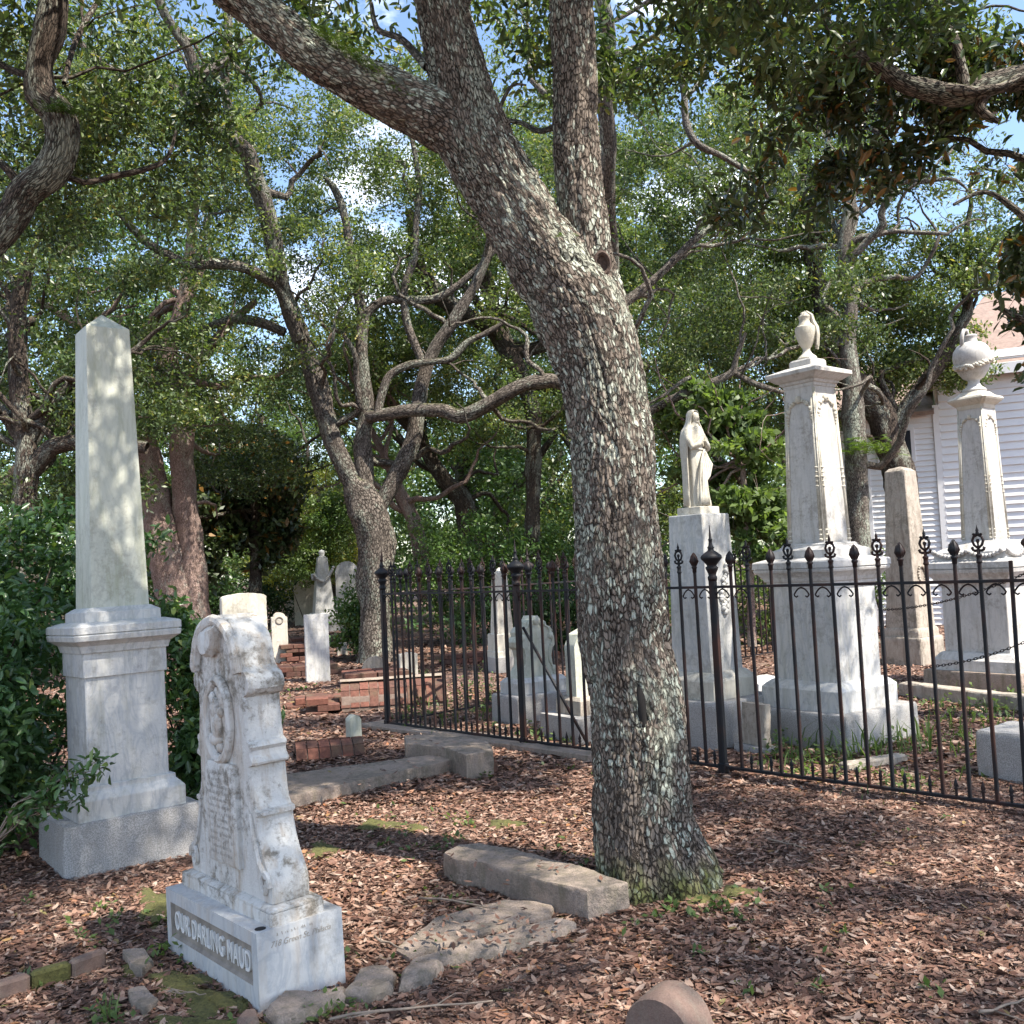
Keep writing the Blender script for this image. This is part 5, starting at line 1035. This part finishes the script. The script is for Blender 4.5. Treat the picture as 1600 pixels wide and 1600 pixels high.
tree('oak_tree','slender pale trunk leaning left, right next to the lichened oak','tree',
 [LP([(668,940,20,34),(652,840,20,24),(640,800,20,22),(625,770,20,18),(610,735,20,14),(590,690,20,12),(560,640,20,10)])],
 [((-3.6,20.5,5.4),(1.4,1.1,.8),34)],BARK_P,LEAF_OAK2,.10,9,nper=50,crad=.45,seg=12,step=.12)
tree('oak_tree','dark twisted oak in the distance behind the garlanded monument','tree',
 [LP([(520,960,30,36),(512,900,30,30),(505,850,30,26),(500,800,30,20),(480,740,30,14)]),LP([(505,890,30,18),(475,880,30,14),(440,855,30,12),(400,850,30,9),(350,840,30,6)]),LP([(508,860,30,16),(535,820,30,12),(550,790,30,9)]),LP([(500,930,30,16),(480,890,30,14),(455,870,30,10),(430,872,30,8)])],
 [((-8.4,31,4.4),(2.2,1.6,1.1),46),((-9.0,31,6.6),(3,2,1.4),50)],BARK_D,LEAF_LIGHT,.12,10,nper=50,crad=.55,seg=12,step=.2)
tree('oak_tree','dim trunk behind the obelisk with thick level mossy limbs at the left edge','tree',
 [LP([(40,1000,14,60),(35,850,14,38),(40,760,14,34),(42,700,14,32),(30,620,14,30),(28,540,14,28),(30,470,14,22),(50,400,14,16)]),LP([(45,740,14,28),(80,700,14,26),(120,690,14,26),(170,690,14,22),(230,700,14,18)]),LP([(40,700,14,22),(75,640,14,18),(110,600,14,16),(160,580,14,12)]),LP([(35,690,14,20),(0,640,14,18),(-50,600,14,14)])],
 [((-7.6,14.2,5.0),(2.0,1.3,1.2),75),((-6.0,13.6,4.3),(1.3,1,.7),36),((-8.2,13.6,7.2),(2.4,1.6,1.4),80),((-6.8,13.8,3.0),(1.4,1,.5),26),((-5.8,12.8,6.4),(1.5,1.2,.8),34)],BARK_D,LEAF_OAK,.08,12,shift=.9,nper=60,crad=.4,seg=14,step=.08)
# branch oak standing just behind the fence, right of the big trunk: fills the top centre
d10=11.5
tree('oak_tree','thin dark limbed tree whose long branches reach across behind the big oak fork','tree',
 [LP([(985,1020,d10+3,30),(985,900,d10+2.5,30),(975,760,d10+2,30),(960,640,d10+1.6,28),(955,520,d10+1.2,28),(955,400,d10+.6,26),(948,300,d10,24),(950,230,d10-.4,24),(945,150,d10-.8,26),(950,60,d10-1.2,26),(940,0,d10-1.5,24),(920,-80,d10-1.6,18)]),
  LP([(950,130,d10-.8,16),(975,118,d10-.8,18),(1010,95,d10-.8,16),(1050,105,d10-.8,12),(1068,135,d10-.8,12),(1072,190,d10-.8,11),(1090,225,d10-.8,11),(1130,245,d10-.6,9),(1175,275,d10-.4,8),(1200,310,d10-.2,6)]),
  LP([(965,480,d10+1,16),(1000,455,d10+1,15),(1040,420,d10+1,13),(1085,375,d10+1,11),(1130,340,d10+1,8),(1160,310,d10+1,5)]),
  LP([(985,660,d10+2,16),(1020,640,d10+2,14),(1080,610,d10+2,13),(1140,585,d10+2,12),(1150,560,d10+2,9),(1165,520,d10+2,6)]),LP([(1148,583,d10+2,10),(1180,600,d10+2,10),(1230,615,d10+2,6)])],
 [((1.9,10.9,5.9),(1.7,1.2,1.0),70),((3.4,10.8,6.6),(1.8,1.3,1.1),65),((2.4,13.2,4.9),(1.5,1,.9),46),((1.0,10.4,6.9),(1.6,1.2,.8),45),((2.4,12.8,3.7),(1.2,.8,.6),26),((4.4,12.2,5.1),(1.4,1,.8),36)],BARK,LEAF_OAK,.07,13,shift=1.7,nper=60,crad=.34,seg=16,step=.06)
# upper right near tree with magnolia leaves
d11=7.5
tree('magnolia_tree','near dark tree with big glossy leaves and a lichened limb entering from the right edge','tree',
 [LP([(2100,1200,d11,110),(2080,900,d11,90),(1980,600,d11,70),(1860,380,d11,58),(1720,200,d11,48),(1640,125,d11,42),(1585,122,d11,38),(1540,135,d11,36),(1500,150,d11,34),(1450,140,d11,32),(1410,128,d11,28),(1370,100,d11,26),(1335,85,d11,22),(1305,60,d11,18),(1290,30,d11,14),(1285,-20,d11,10)]),
  LP([(1510,150,d11,20),(1500,100,d11,18),(1490,60,d11,18),(1465,20,d11,18),(1445,-20,d11,16)]),LP([(1545,140,d11,18),(1530,170,d11,16),(1560,190,d11,8)]),
  LP([(1860,380,d11,30),(1750,360,d11,24),(1650,380,d11,18),(1590,330,d11,12),(1540,300,d11,8),(1490,320,d11,5)]),LP([(1980,600,d11,30),(1800,560,d11,24),(1680,520,d11,18),(1600,500,d11,12),(1560,480,d11,8)])],
 [((4.42,7.5,3.6),(.33,.6,.8),24),((4.55,7.6,2.75),(.25,.5,.6),14),((3.2,8.0,5.5),(1.3,.6,.4),30),((2.6,8.6,4.9),(.9,.5,.35),14),((4.2,8.0,5.4),(.8,.7,.4),12),((4.9,7.7,4.4),(.7,1.0,1.5),34),((3.6,5.4,6.4),(2.4,1.6,.6),34),((3.6,8.2,4.75),(.5,.4,.3),6)],BARK_L,LEAF_MAG,.115,14,gnarl=5,fine=True,nper=26,crad=.30,asp=.38,seg=18,step=.06,droop=.5,conn=.8)
tree('magnolia_tree','dark glossy magnolia far left with yellow tinged leaves, behind the leaning trunks','tree',
 [LP([(400,960,23,24),(400,860,23,18),(400,760,23,14),(395,680,23,10)])],
 [((-6.3,23,3.3),(1.35,1.3,1.7),100),((-6.6,23,4.5),(1.0,1.0,.8),36),((-7.6,23,2.6),(1.3,1.0,1.2),50)],BARK_D,LEAF_MAG,.20,15,nper=50,crad=.42,asp=.45,conn=.4)
# shrubs ------------------------------------------------------------------
def shrub(name,label,cat,crowns,leafmat,leaf,seed,nper=60,crad=.25,asp=.45,stems=6,root=None,group=None,flat=.85):
    R=np.random.default_rng(seed); c0=crowns[0][0]; loc=Vector((c0[0],c0[1],0)); t=thing(name,label,cat,tuple(loc),0,group)
    C=np.concatenate([ellipsoid(np.array(c)-np.array(loc),r,n,R,.2) for c,r,n in crowns]); C=C[C[:,2]>.08]
    Pl=clump_pts(C,R.uniform(.6,1.2,len(C))*crad,nper,R,flat); Pl=Pl[Pl[:,2]>.02]; V,Fc=leaves(Pl,leaf,asp,.5,seed,0,leaf<.08); np_mesh('foliage',V,Fc,leafmat,False,parent=t)
    B=Limbs()
    for ii in R.choice(len(C),min(len(C),stems),replace=False):
        c=C[ii]; P=wig((c[0]*.3,c[1]*.3,-.05),c,R,5,.08,.05); B.tube([tuple(x) for x in P],np.linspace(.014,.004,len(P)),5)
    B.build('stems',BARK_D,t); return t
shrub('azalea_bush','large dark leafy bush filling the left edge beside and behind the marble obelisk','bush',[((-3.75,6.3,.9),(.85,.7,1.1),110),((-3.3,5.5,.45),(.5,.5,.5),46),((-3.5,7.2,1.2),(1.1,.6,1.1),90),((-2.95,5.75,1.05),(.22,.3,.45),12),((-4.4,5.6,.7),(.7,.8,.8),60)],LEAF_AZ,.075,21,nper=80,crad=.20,stems=40)
shrub('azalea_bush','smaller bush between the marble obelisk and the carved gravestone','bush',[((-2.25,7.1,.55),(.42,.4,.62),40),((-2.05,6.5,.3),(.25,.3,.32),18),((-2.45,7.4,1.05),(.35,.3,.3),14)],LEAF_AZ,.07,22,nper=80,crad=.18,stems=20)
def sprig(label,base,tips,n,leaf,mt,name='leafy_sprig',cat='shrub sprig',seed=0,wide=.05):
    R=np.random.default_rng(seed); loc=Vector((base[0],base[1],0)); t=thing(name,label,cat,tuple(loc)); B=Limbs(); V=[];Fs=[];k=0
    for tip in tips:
        P=wig(np.array(base)-np.array(loc),np.array(tip)-np.array(loc),R,5,.06,.10); B.tube([tuple(x) for x in P],np.linspace(.005,.002,len(P)),5)
        pts=np.concatenate([P[-1]+R.normal(size=(n,3))*wide*.35,P[3]+R.normal(size=(n//2,3))*wide*.5,P[-2]+R.normal(size=(n//2,3))*wide*.5])
        v,f=leaves(pts,leaf,.42,.6,seed+k,0,True); V.append(v);Fs.append(f+sum(len(x) for x in V[:-1])); k+=1
    B.build('stem',TWIG,t); np_mesh('leaves',np.concatenate(V),np.concatenate(Fs),mt,False,parent=t); return t
q=D(60,1310,4.9); 
sprig('leafy azalea shoots leaning over the left front corner of the obelisk base',(-2.85,5.15,.12),[tuple(D(x,y,4.95)) for x,y in ((150,1190),(135,1215),(120,1250),(75,1235),(95,1260),(62,1262),(110,1222),(160,1200))],16,.062,LEAF_AZ,seed=3,wide=.06)
shrub('shrub','rounded light green bush in front of the far headstones, left of the lichened trunk','bush',[((-2.72,17.5,.80),(.5,.5,.62),60),((-3.0,17.3,.5),(.36,.4,.5),24)],LEAF_BUSH,.085,23,nper=70,crad=.2)
shrub('hedge','dark clipped hedge behind the far headstones at left','hedge',[((-8.3,31,.9),(2.4,.8,.9),90),((-11,31,.9),(2.0,.8,.9),60),((-5.8,32,.9),(2.0,.8,1.0),50)],LEAF_DARK,.13,24,nper=80,crad=.42)
shrub('shrub','broad light green thicket behind the iron fence left of the big oak','bush',[((-1.2,19.5,1.3),(1.6,.9,1.3),110),((.4,19,1.2),(1.6,.9,1.2),100),((2.2,19.5,1.2),(1.4,.9,1.1),70)],LEAF_BUSH,.10,25,nper=75,crad=.34)
shrub('shrub','dark undergrowth right behind the small obelisk inside the fence','bush',[((-.2,16.6,.6),(1.6,.5,.6),60),((1.3,16.8,.6),(1.1,.5,.6),40)],LEAF_DARK,.09,26,nper=75,crad=.28)
shrub('shrub','yellow green feathery bush in the distance left of the lichened oak','bush',[((-5.7,28.5,3.1),(1.25,.8,1.9),110),((-6.9,29,2.1),(1.2,.8,1.2),60),((-4.9,28.6,1.7),(.9,.7,1.1),40)],LEAF_YEL,.10,27,nper=80,crad=.34,asp=.3,stems=1)
shrub('shrub','airy light green tree top glowing between the magnolia and the lichened oak','bush',[((-5.0,27.8,3.2),(1.0,.6,1.1),80),((-5.9,27.8,1.9),(.9,.6,.8),50),((-4.3,27.8,4.9),(1.0,.7,.7),36)],LEAF_LIGHT,.10,31,nper=60,crad=.32,stems=1)
tree('dogwood_tree','light green broad leaved small tree behind the statue','tree',
 [LP([(1175,1010,13.5,16),(1172,900,13.5,13),(1165,800,13.5,11),(1160,720,13.5,8)])],[((3.1,13.6,2.6),(.85,.7,1.0),60),((2.75,13.7,3.6),(.6,.5,.5),22),((3.5,13.4,1.9),(.5,.5,.6),20)],BARK_P,LEAF_LIGHT,.12,28,nper=36,crad=.26,asp=.6,flat=.35,conn=.7)
shrub('shrub','light green shrub seen between the statue pedestal and the big urn monument','bush',[((3.9,16.5,.8),(.9,.6,.8),46),((2.6,16.8,1.0),(.9,.6,.9),40)],LEAF_LIGHT,.09,29,nper=60,crad=.3)
shrub('shrub','low bright shrub by the house behind the brown obelisk','bush',[((6.1,16.3,.9),(.45,.4,.5),16),((5.2,16.6,.9),(.5,.4,.7),18)],LEAF_LIGHT,.09,30,nper=50,crad=.26)
# backdrop trees farther away
R=random.Random(99)
bd=[(-19,26),(-14,24),(-10,27),(-13,33),(-6,36),(-1,28),(3.5,27),(0,36),(8,30),(12,36),(16,30),(-20,36),(-27,38),(24,40),(7,40),(-10,44),(2,46)]
lab=['far crown rising above the left hedge','far shaded crown behind the obelisk','far crown beyond the magnolia','distant crown past the left hedge','distant crown over the garlanded monument','far crown behind the mossy oak','far crown behind the big oak trunk','distant crown behind the fence thicket','far crown beyond the white house corner','distant crown over the house roof','far crown at the right beyond the house','distant crown at the far left','farthest left crown','farthest right crown','distant crown behind the statue','hazy crown deep in the left gap','hazy crown deep behind the fence']
for i,(x,y) in enumerate(bd):
    h=R.uniform(10,14); w_=R.uniform(3.2,4.2)
    cr2=[((x,y,h*.55),(w_,2.4,h*.34),110),((x+R.uniform(-2,2),y,h*.82),(w_*.8,2.2,h*.24),70),((x+R.uniform(-1,1),y-.6,h*.22),(w_*.8,1.5,h*.2),55)]
    if i in (8,9,10): cr2=cr2[:2]
    tree('oak_tree',f'background oak, {lab[i]}','tree',[([(x,y,-.2),(x+.3,y,2),(x-.4,y,4),(x+.5,y,7)],[.32,.26,.22,.1]),([(x,y,2.5),(x+1.5,y,4.2),(x+2.6,y,5.6)],[.16,.13,.06]),([(x-.1,y,3),(x-1.6,y,4.6),(x-2.8,y,6.4)],[.15,.12,.05])],
      cr2,BARK_D,(LEAF_OAK2,LEAF_OAK,LEAF_BUSH)[i%3],.17,100+i,'background trees',nper=46,crad=.75,conn=.35,twigs=False,step=.3,gnarl=0)
# unseen crown clumps of the trees above were added to shade the foreground
# ferns & moss on the limbs
def fern(label,c,r,n,seed,leaf=.11,loc=None,spread=(1,1,.5)):
    R=np.random.default_rng(seed); V=[];Fs=[];k=0
    for i in range(n):
        p0=np.array([R.normal()*r*spread[0],R.normal()*r*spread[1]*.5,R.normal()*r*.12*spread[2]]); d=np.array([R.normal(),R.normal()*.8,R.uniform(-.2,1.2)]); d/=np.linalg.norm(d); L_=leaf*R.uniform(.6,1.2); s=np.cross(d,[0,0,1]); s/=np.linalg.norm(s)+1e-6
        for j in range(7):
            t_=j/7; q=p0+d*L_*t_-np.array([0,0,1])*L_*.35*t_*t_; w_=L_*.28*(1-t_*.8)
            for sg in (-1,1):
                a=q; b_=q+sg*s*w_+d*w_*.3; V+= [a,a+d*L_*.05,b_+d*L_*.03,b_]; Fs.append((k,k+1,k+2,k+3)); k+=4
    o=np_mesh('resurrection_fern',np.array(V),np.array(Fs),LEAF_FERN,False,label=label,cat="fern"); o.location=c; return o
o=fern('dense tuft of green fern growing on top of the big oak left limb',D(528,80,od-.17),.13,420,1,.075); o.rotation_euler=(0,.62,0)
o=fern('thin line of small ferns on the big oak left limb near the fork',D(605,140,od-.15),.07,60,2,.05); o.rotation_euler=(0,.5,0)
fern('small mossy ferns in the crotch of the big oak fork',D(868,378,od-.12),.05,60,3,.045)
fern('shaggy mossy fern on the bend of the dark upper left limb',D(100,172,d5-.1),.06,70,4,.09)
fern('ferny tuft hanging on the straight pale trunk behind the urn monument',D(1352,700,d7-.2),.22,120,5,.26,spread=(1,1,3))
fern('fern growing on the dark limb left of the big oak trunk',D(860,530,d8-.2),.3,90,6,.25)
fern('fern on the mossy fork behind the lichened oak',D(600,715,d9-.3),.3,90,7,.28)
# --- house ---------------------------------------------------------------
def house():
    yaw=-.40
    g=G(1470,960); hd=20.0
    p=D(1466,700,18.5); t=thing('white_house','white clapboard house with pinkish shingle roof behind the monuments at right','house',(p.x,p.y,0),yaw)
    def siding(name,x0,x1,y,z0,z1,pitch,mt):
        b=MB(); z=z0
        while z<z1:
            b.add([(x0,y-.040,z),(x1,y-.040,z),(x1,y-.004,z+pitch+.006),(x0,y-.004,z+pitch+.006),(x0,y,z),(x1,y,z)],[(0,1,2,3),(4,5,1,0)]); z+=pitch
        return b.build(name,mt,t)
    siding('clapboard_wall',0.06,9,0,-.1,5.0,.145,WHITE)
    MB().box(-.06,.06,-.03,.02,-.1,4.2,.004).build('corner_board',WHITE,t)
    MB().box(.0,9,.03,6,-.1,4.95,.01).build('wall_core',WHITE,t)
    # set back wing at left
    siding('clapboard_wall',-2.1,-.06,.03,-.1,4.05,.105,WHITE)
    MB().box(-2.1,-.06,.06,6,-.1,4.05,.01).build('wall_core',WHITE,t)
    for x in (-2.1,-1.3): MB().box(x-.05,x+.05,-.02,.04,-.1,4.05,.004).build('corner_board',WHITE,t)
    for x,z0,z1,wd in ((-.75,3.2,3.75,.55),(-1.75,.9,2.2,.4)):
        w_=MB().box(x-wd/2-.07,x+wd/2+.07,-.05,0.02,z0-.07,z1+.07,.004).build('window_frame',WHITE,t)
        MB().box(x-wd/2,x+wd/2,-.08,-.048,z0,z1,.002).build('window_pane',GLASS,w_)
    # roofs
    MB().add([(-.1,-.3,4.75),(9.4,-.3,4.75),(9.4,3,6.9),(1.2,3,6.9),(-.4,6.5,4.75),(9.4,6.5,4.75),(-.1,-.3,4.65),(9.4,-.3,4.65),(9.4,6.5,4.65),(-.4,6.5,4.65)],[(0,1,2,3),(5,4,3,2),(4,0,3),(6,9,8,7),(0,6,7,1),(4,9,6,0),(5,8,9,4),(1,7,8,5),(1,5,2)]).build('roof',ROOF,t)
    MB().box(-.12,9.4,-.32,-.28,4.62,4.82,.004).build('fascia',WHITE,t)
    MB().add([(-2.25,-.22,4.08),(-.03,-.22,4.08),(-.03,6,6.2),(-2.25,6,6.2),(-2.25,-.22,4.0),(-.03,-.22,4.0),(-.03,6,6.1),(-2.25,6,6.1)],[(0,1,2,3),(4,7,6,5),(0,4,5,1),(3,7,4,0),(1,5,6,2)]).build('roof',ROOF,t)
house()
# --- leaf litter ---------------------------------------------------------
def litter(name,label,n,region,size,seed,lift=.018,cat='leaf litter',thin=1):
    R=np.random.default_rng(seed); rg=region(R,n); X,Y=rg[:2]; n=len(X); Z=(rg[2] if len(rg)>2 else gz(X,Y))+R.uniform(.003,lift,n)
    th=R.uniform(0,2*math.pi,n); tl=R.normal(0,.20,n); ro=R.normal(0,.26,n)
    d=np.stack([np.cos(th)*np.cos(tl),np.sin(th)*np.cos(tl),np.sin(tl)],1); up=np.stack([np.zeros(n),np.zeros(n),np.ones(n)],1); s=np.cross(d,up); s/=np.linalg.norm(s,axis=1)[:,None]; nn=np.cross(s,d); s2=s*np.cos(ro)[:,None]+nn*np.sin(ro)[:,None]; nn=np.cross(s2,d)
    L_=(size*R.uniform(.6,1.35,n))[:,None]; W=L_*R.uniform(.13,.20,n)[:,None]*thin; cu=(R.uniform(-.05,.20,n)[:,None])*L_; fo=R.uniform(-.1,.5,n)[:,None]*W
    C=np.stack([X,Y,Z],1); u=-nn  # nn points down or up, use abs
    u=np.where((nn[:,2]>0)[:,None],nn,-nn)
    p0=C-d*L_*.5+u*cu*.5; p3=C+d*L_*.5+u*cu*.6
    a1=C-d*L_*.17+s2*W+u*fo; a2=C-d*L_*.17-s2*W+u*fo; b1=C+d*L_*.17+s2*W*.9+u*fo; b2=C+d*L_*.17-s2*W*.9+u*fo
    m1=C-d*L_*.17;m2=C+d*L_*.17
    V=np.stack([p0,a1,m1,a2,b1,m2,b2,p3],1).reshape(-1,3); k=(np.arange(n)*8)[:,None]
    F4=np.concatenate([k+np.array([[0,1,2,2]])*0+np.array([[1,4,5,2]]),k+np.array([[2,5,6,3]])]);
    # triangles as degenerate-free quads: tip pieces use quads with centre vertex
    F4=np.concatenate([F4,k+np.array([[0,1,2,3]]),k+np.array([[4,7,6,5]])])
    return np_mesh(name,V,F4,LITTER,True,label=label,cat=cat,kind='stuff')
def reg_near(R,n):
    y=R.uniform(1.9,6.6,n); x=R.uniform(-1,1,n)*(y*.60+.5); keep=R.uniform(0,1,n)<(1-.55*np.clip((x-.9)/1.2,0,1)*np.clip((y-2.6)/.8,0,1))*np.clip(.25+1.3*(vnoise(np.stack([x*1.3,y*1.3,x*0],1),9)*.5+.5),0,1); return x[keep],y[keep]
def reg_crumb(R,n):
    y=R.uniform(1.9,7.5,n); x=R.uniform(-1,1,n)*(y*.60+.5); return x,y
def reg_mid(R,n):
    y=6.4+9*R.uniform(0,1,n)**1.25; x=R.uniform(-1,1,n)*(y*.58+.5); keep=R.uniform(0,1,n)<np.clip(.35+.9*(vnoise(np.stack([x*.8,y*.8,x*0],1),19)*.5+.5),0,1); return x[keep],y[keep]
def reg_far(R,n):
    y=15+17*R.uniform(0,1,n)**1.2; x=R.uniform(-1,1,n)*(y*.58); return x,y
litter('leaf_litter','thick brown oak leaf litter covering the foreground',120000,reg_near,.047,1,.016)
litter('leaf_crumbs','crumbled bits of dry leaf and twig strewn over the soil',230000,reg_crumb,.020,7,.016,thin=.55)
litter('leaf_litter','brown oak leaf litter around the graves and inside the fence',95000,reg_mid,.066,2)
def on_slabs(R,n):
    X=[];Y=[];Zs=[]
    for px0,px1,py0,py1,z,k in ((700,960,1325,1385,.112,30),(640,860,1412,1478,.03,70),(470,720,1188,1235,.092,60),(640,760,1152,1178,.166,16),(660,880,1440,1480,.04,40)):
        for _ in range(k): g=G(R.uniform(px0,px1),R.uniform(py0,py1),z); X.append(g.x);Y.append(g.y);Zs.append(z)
    return np.array(X),np.array(Y),np.array(Zs)
litter('leaf_litter','single fallen leaves lying on the pale stone slabs',216,on_slabs,.042,17,.008)
litter('leaf_litter','distant brown leaf litter under the far trees',45000,reg_far,.10,3)
# woods closing the view
R=np.random.default_rng(77); C=[]
for i in range(520):
    a=R.uniform(-.75,.75); dd=R.uniform(46,58); C.append((dd*math.sin(a),dd*math.cos(a),R.uniform(.3,8.5)))
V,Fc=leaves(clump_pts(np.array(C),R.uniform(1.0,1.9,len(C)),150,R,.8),.34,.5,.4,77)
np_mesh('far_woods',V,Fc,LEAF_BUSH,False,label='distant green woods closing the view behind all the trees',cat='woods',kind='stuff')
# moss mats
def moss(name,label,polyc,seed):
    V=[];Fs=[];R=np.random.default_rng(seed); k=0
    for (px,py,rx,ry) in polyc:
        c=G(px,py); ex=G(px+rx,py)-c; ey=G(px,py-ry)-c; n1,n2=9,30; ring=[]
        V.append((c.x,c.y,float(gz(c.x,c.y))+.03)); b0=len(V)-1
        for i in range(1,n1+1):
            for j in range(n2):
                a=2*math.pi*j/n2; f=i/n1*(1+.28*math.sin(3*a+seed)+.15*math.sin(7*a+px)); p=c+ex*f*math.cos(a)+ey*f*math.sin(a); z=float(gz(p.x,p.y)); V.append((p.x,p.y,z+.028*(1-(i/n1)**3)-.006+R.normal()*.002))
        for j in range(n2): Fs.append((b0,b0+1+j,b0+1+(j+1)%n2,b0))
        for i in range(n1-1):
            for j in range(n2): q=b0+1+i*n2; Fs.append((q+j,q+n2+j,q+n2+(j+1)%n2,q+(j+1)%n2))
    me=bpy.data.meshes.new(name); me.from_pydata([tuple(v) for v in V],[],[tuple(dict.fromkeys(f)) for f in Fs]); me.materials.append(MOSS); me.polygons.foreach_set('use_smooth',[True]*len(me.polygons)); o=bpy.data.objects.new(name,me); COL.objects.link(o); finish(o,label,'moss',None,'stuff')
moss('moss','green and yellowish moss mats around the lettered base',[(325,1562,66,32),(285,1530,62,22),(300,1600,110,24),(245,1410,42,30),(205,1508,20,9),(380,1565,20,14)],1)
moss('moss','thin moss patches in the leaves between the gravestone and the stone kerb',[(505,1322,32,14),(590,1287,45,9),(790,1288,40,7),(650,1292,20,6),(1150,1395,40,10),(1100,1405,35,8)],2)
# weeds
def weeds(name,label,spots,seed,mt=LEAF_LIGHT,leaf=.035,cat='weeds',asp=.6,up=1.5):
    R=np.random.default_rng(seed); P=[]
    for px,py,rx,ry,n,h in spots:
        for _ in range(n):
            g=G(px+R.normal()*rx,py+R.normal()*ry); m_=R.integers(3,9); q=np.array([g.x,g.y,float(gz(g.x,g.y))]); hh=h*R.uniform(.3,1.1)
            for k in range(m_): P.append(q+np.array([R.normal()*.018,R.normal()*.018,R.uniform(.01,max(.015,hh))]))
    V,Fc=leaves(np.array(P),leaf,asp,up,seed); return np_mesh(name,V,Fc,mt,False,label=label,cat=cat,kind='stuff')
weeds('weeds','small green weeds scattered through the leaf litter in front of the fence',[(280,1490,25,12,14,.10),(160,1585,22,8,10,.06),(725,1285,12,6,7,.05),(715,1315,14,5,5,.05),(905,1400,14,10,9,.08),(880,1322,20,10,6,.03),(690,1500,30,20,6,.03),(1140,1410,25,8,8,.04),(690,1395,20,10,4,.03),(480,1585,20,8,7,.04),(520,1570,20,6,7,.05),(1290,1400,30,10,3,.03),(710,1420,15,6,3,.03),(1460,1560,20,10,3,.03),(170,1440,30,10,5,.05),(60,1520,30,12,4,.03),(870,1200,25,5,4,.03),(760,1215,12,4,4,.04),(1040,1380,40,8,12,.07),(560,1580,40,8,5,.02),(640,1320,40,12,8,.03),(150,1465,12,5,3,.04),(585,1275,60,20,10,.03),(430,1600,40,6,6,.04),(1110,1420,40,8,10,.05),(930,1395,20,6,7,.04),(250,1430,20,10,5,.04),(660,1470,30,8,5,.03),(500,1500,20,12,5,.03),(1010,1440,60,20,6,.03),(1200,1500,120,40,8,.03),(90,1420,40,16,5,.04),(1440,1300,60,20,4,.03)],41,leaf=.036)
weeds('weeds','fresh green weeds growing inside the iron fence around the monuments',[(700,1110,45,14,50,.16),(760,1105,20,18,34,.30),(660,1090,25,14,22,.20),(840,1150,35,8,26,.12),(900,1160,10,6,8,.10),(1270,1185,50,9,60,.16),(1130,1150,30,9,30,.12),(1220,1150,15,16,20,.2),(1400,1165,40,14,40,.14),(1480,1110,50,16,50,.14),(1560,1100,30,14,30,.14),(1400,1080,25,8,20,.1),(1340,1200,40,10,24,.06),(1250,1210,30,6,16,.05),(1530,1180,40,22,24,.06),(1060,1165,10,8,8,.12),(1430,1225,30,10,14,.05),(1590,1085,14,10,14,.12)],42,LEAF_LIGHT,.045)
weeds('weeds','low green plants among the far bricks and headstones',[(500,1090,30,8,14,.05),(620,1060,30,10,14,.06),(560,1010,20,6,12,.08),(480,1075,25,5,8,.05),(640,1120,20,8,10,.08)],43,LEAF_BUSH,.05)
# grass blades
def blades(label,spots,seed):
    R=np.random.default_rng(seed);V=[];Fs=[];k=0
    for px,py,rx,ry,n,h in spots:
        for _ in range(n):
            g=G(px+R.normal()*rx,py+R.normal()*ry); z=float(gz(g.x,g.y)); d=R.normal(size=2)*.4; L_=h*R.uniform(.5,1.2); w_=.003+L_*.02; a=np.array([g.x,g.y,z]); s=np.array([-d[1],d[0],0]); s=s/(np.linalg.norm(s)+1e-6)*w_
            p1=a+np.array([d[0]*L_*.3,d[1]*L_*.3,L_*.6]); p2=a+np.array([d[0]*L_,d[1]*L_,L_*.95]); V+=[a-s,a+s,p1+s*.8,p1-s*.8,p2+s*.1,p2-s*.1]; Fs+=[(k,k+1,k+2,k+3),(k+3,k+2,k+4,k+5)];k+=6
    np_mesh('grass',np.array(V),np.array(Fs),LEAF_LIGHT,False,label=label,cat='grass',kind='stuff')
blades('thin grass blades and stalks inside the fence near the monuments',[(1330,1170,60,12,90,.25),(1450,1150,60,22,110,.14),(1540,1110,40,20,90,.12),(1120,1150,30,10,40,.14),(700,1120,50,14,50,.12),(1250,1190,40,8,50,.12),(540,1560,20,10,10,.06),(175,1585,15,8,14,.08),(1400,1230,50,12,30,.06)],51)
# twigs
def twig(label,p0,p1,r,seed,br=2):
    R=np.random.default_rng(seed); a,c=G(*p0,.03),G(*p1,.03); B=MB(); P=[Vector(x) for x in wig(tuple(a),tuple(c),R,6,.05)]; 
    for p in P: p.z=.018+.012*R.uniform()
    B.tube(P,[r*(1-.6*i/len(P)) for i in range(len(P))],6)
    for i in range(br):
        q=P[2+i]; e=q+Vector((R.normal()*.06,R.normal()*.06,.02)); B.tube([q,(q+e)/2,e],[r*.5,r*.4,r*.2],5)
    return B.build('fallen_twig',TWIG,None,label=label,cat='twig',group='fallen twigs in the leaves')
twig('long curved twig beside the flat paving stone',(655,1400),(765,1415),.007,1)
twig('straight bare twig lying in the bottom leaves near the edging rocks',(515,1590),(770,1562),.006,2,3)
twig('short twig across the leaves near the flat paving stone',(585,1462),(632,1482),.005,3)
twig('thin twig at the right side of the foreground',(1530,1580),(1600,1560),.006,4,1)
twig('pale twig on the moss near the lettered base',(262,1545),(322,1552),.004,5)
twig('thin twig lying on the leaves right of the oak roots',(1200,1310),(1260,1322),.005,6)
print('LEAVES',NL[0])
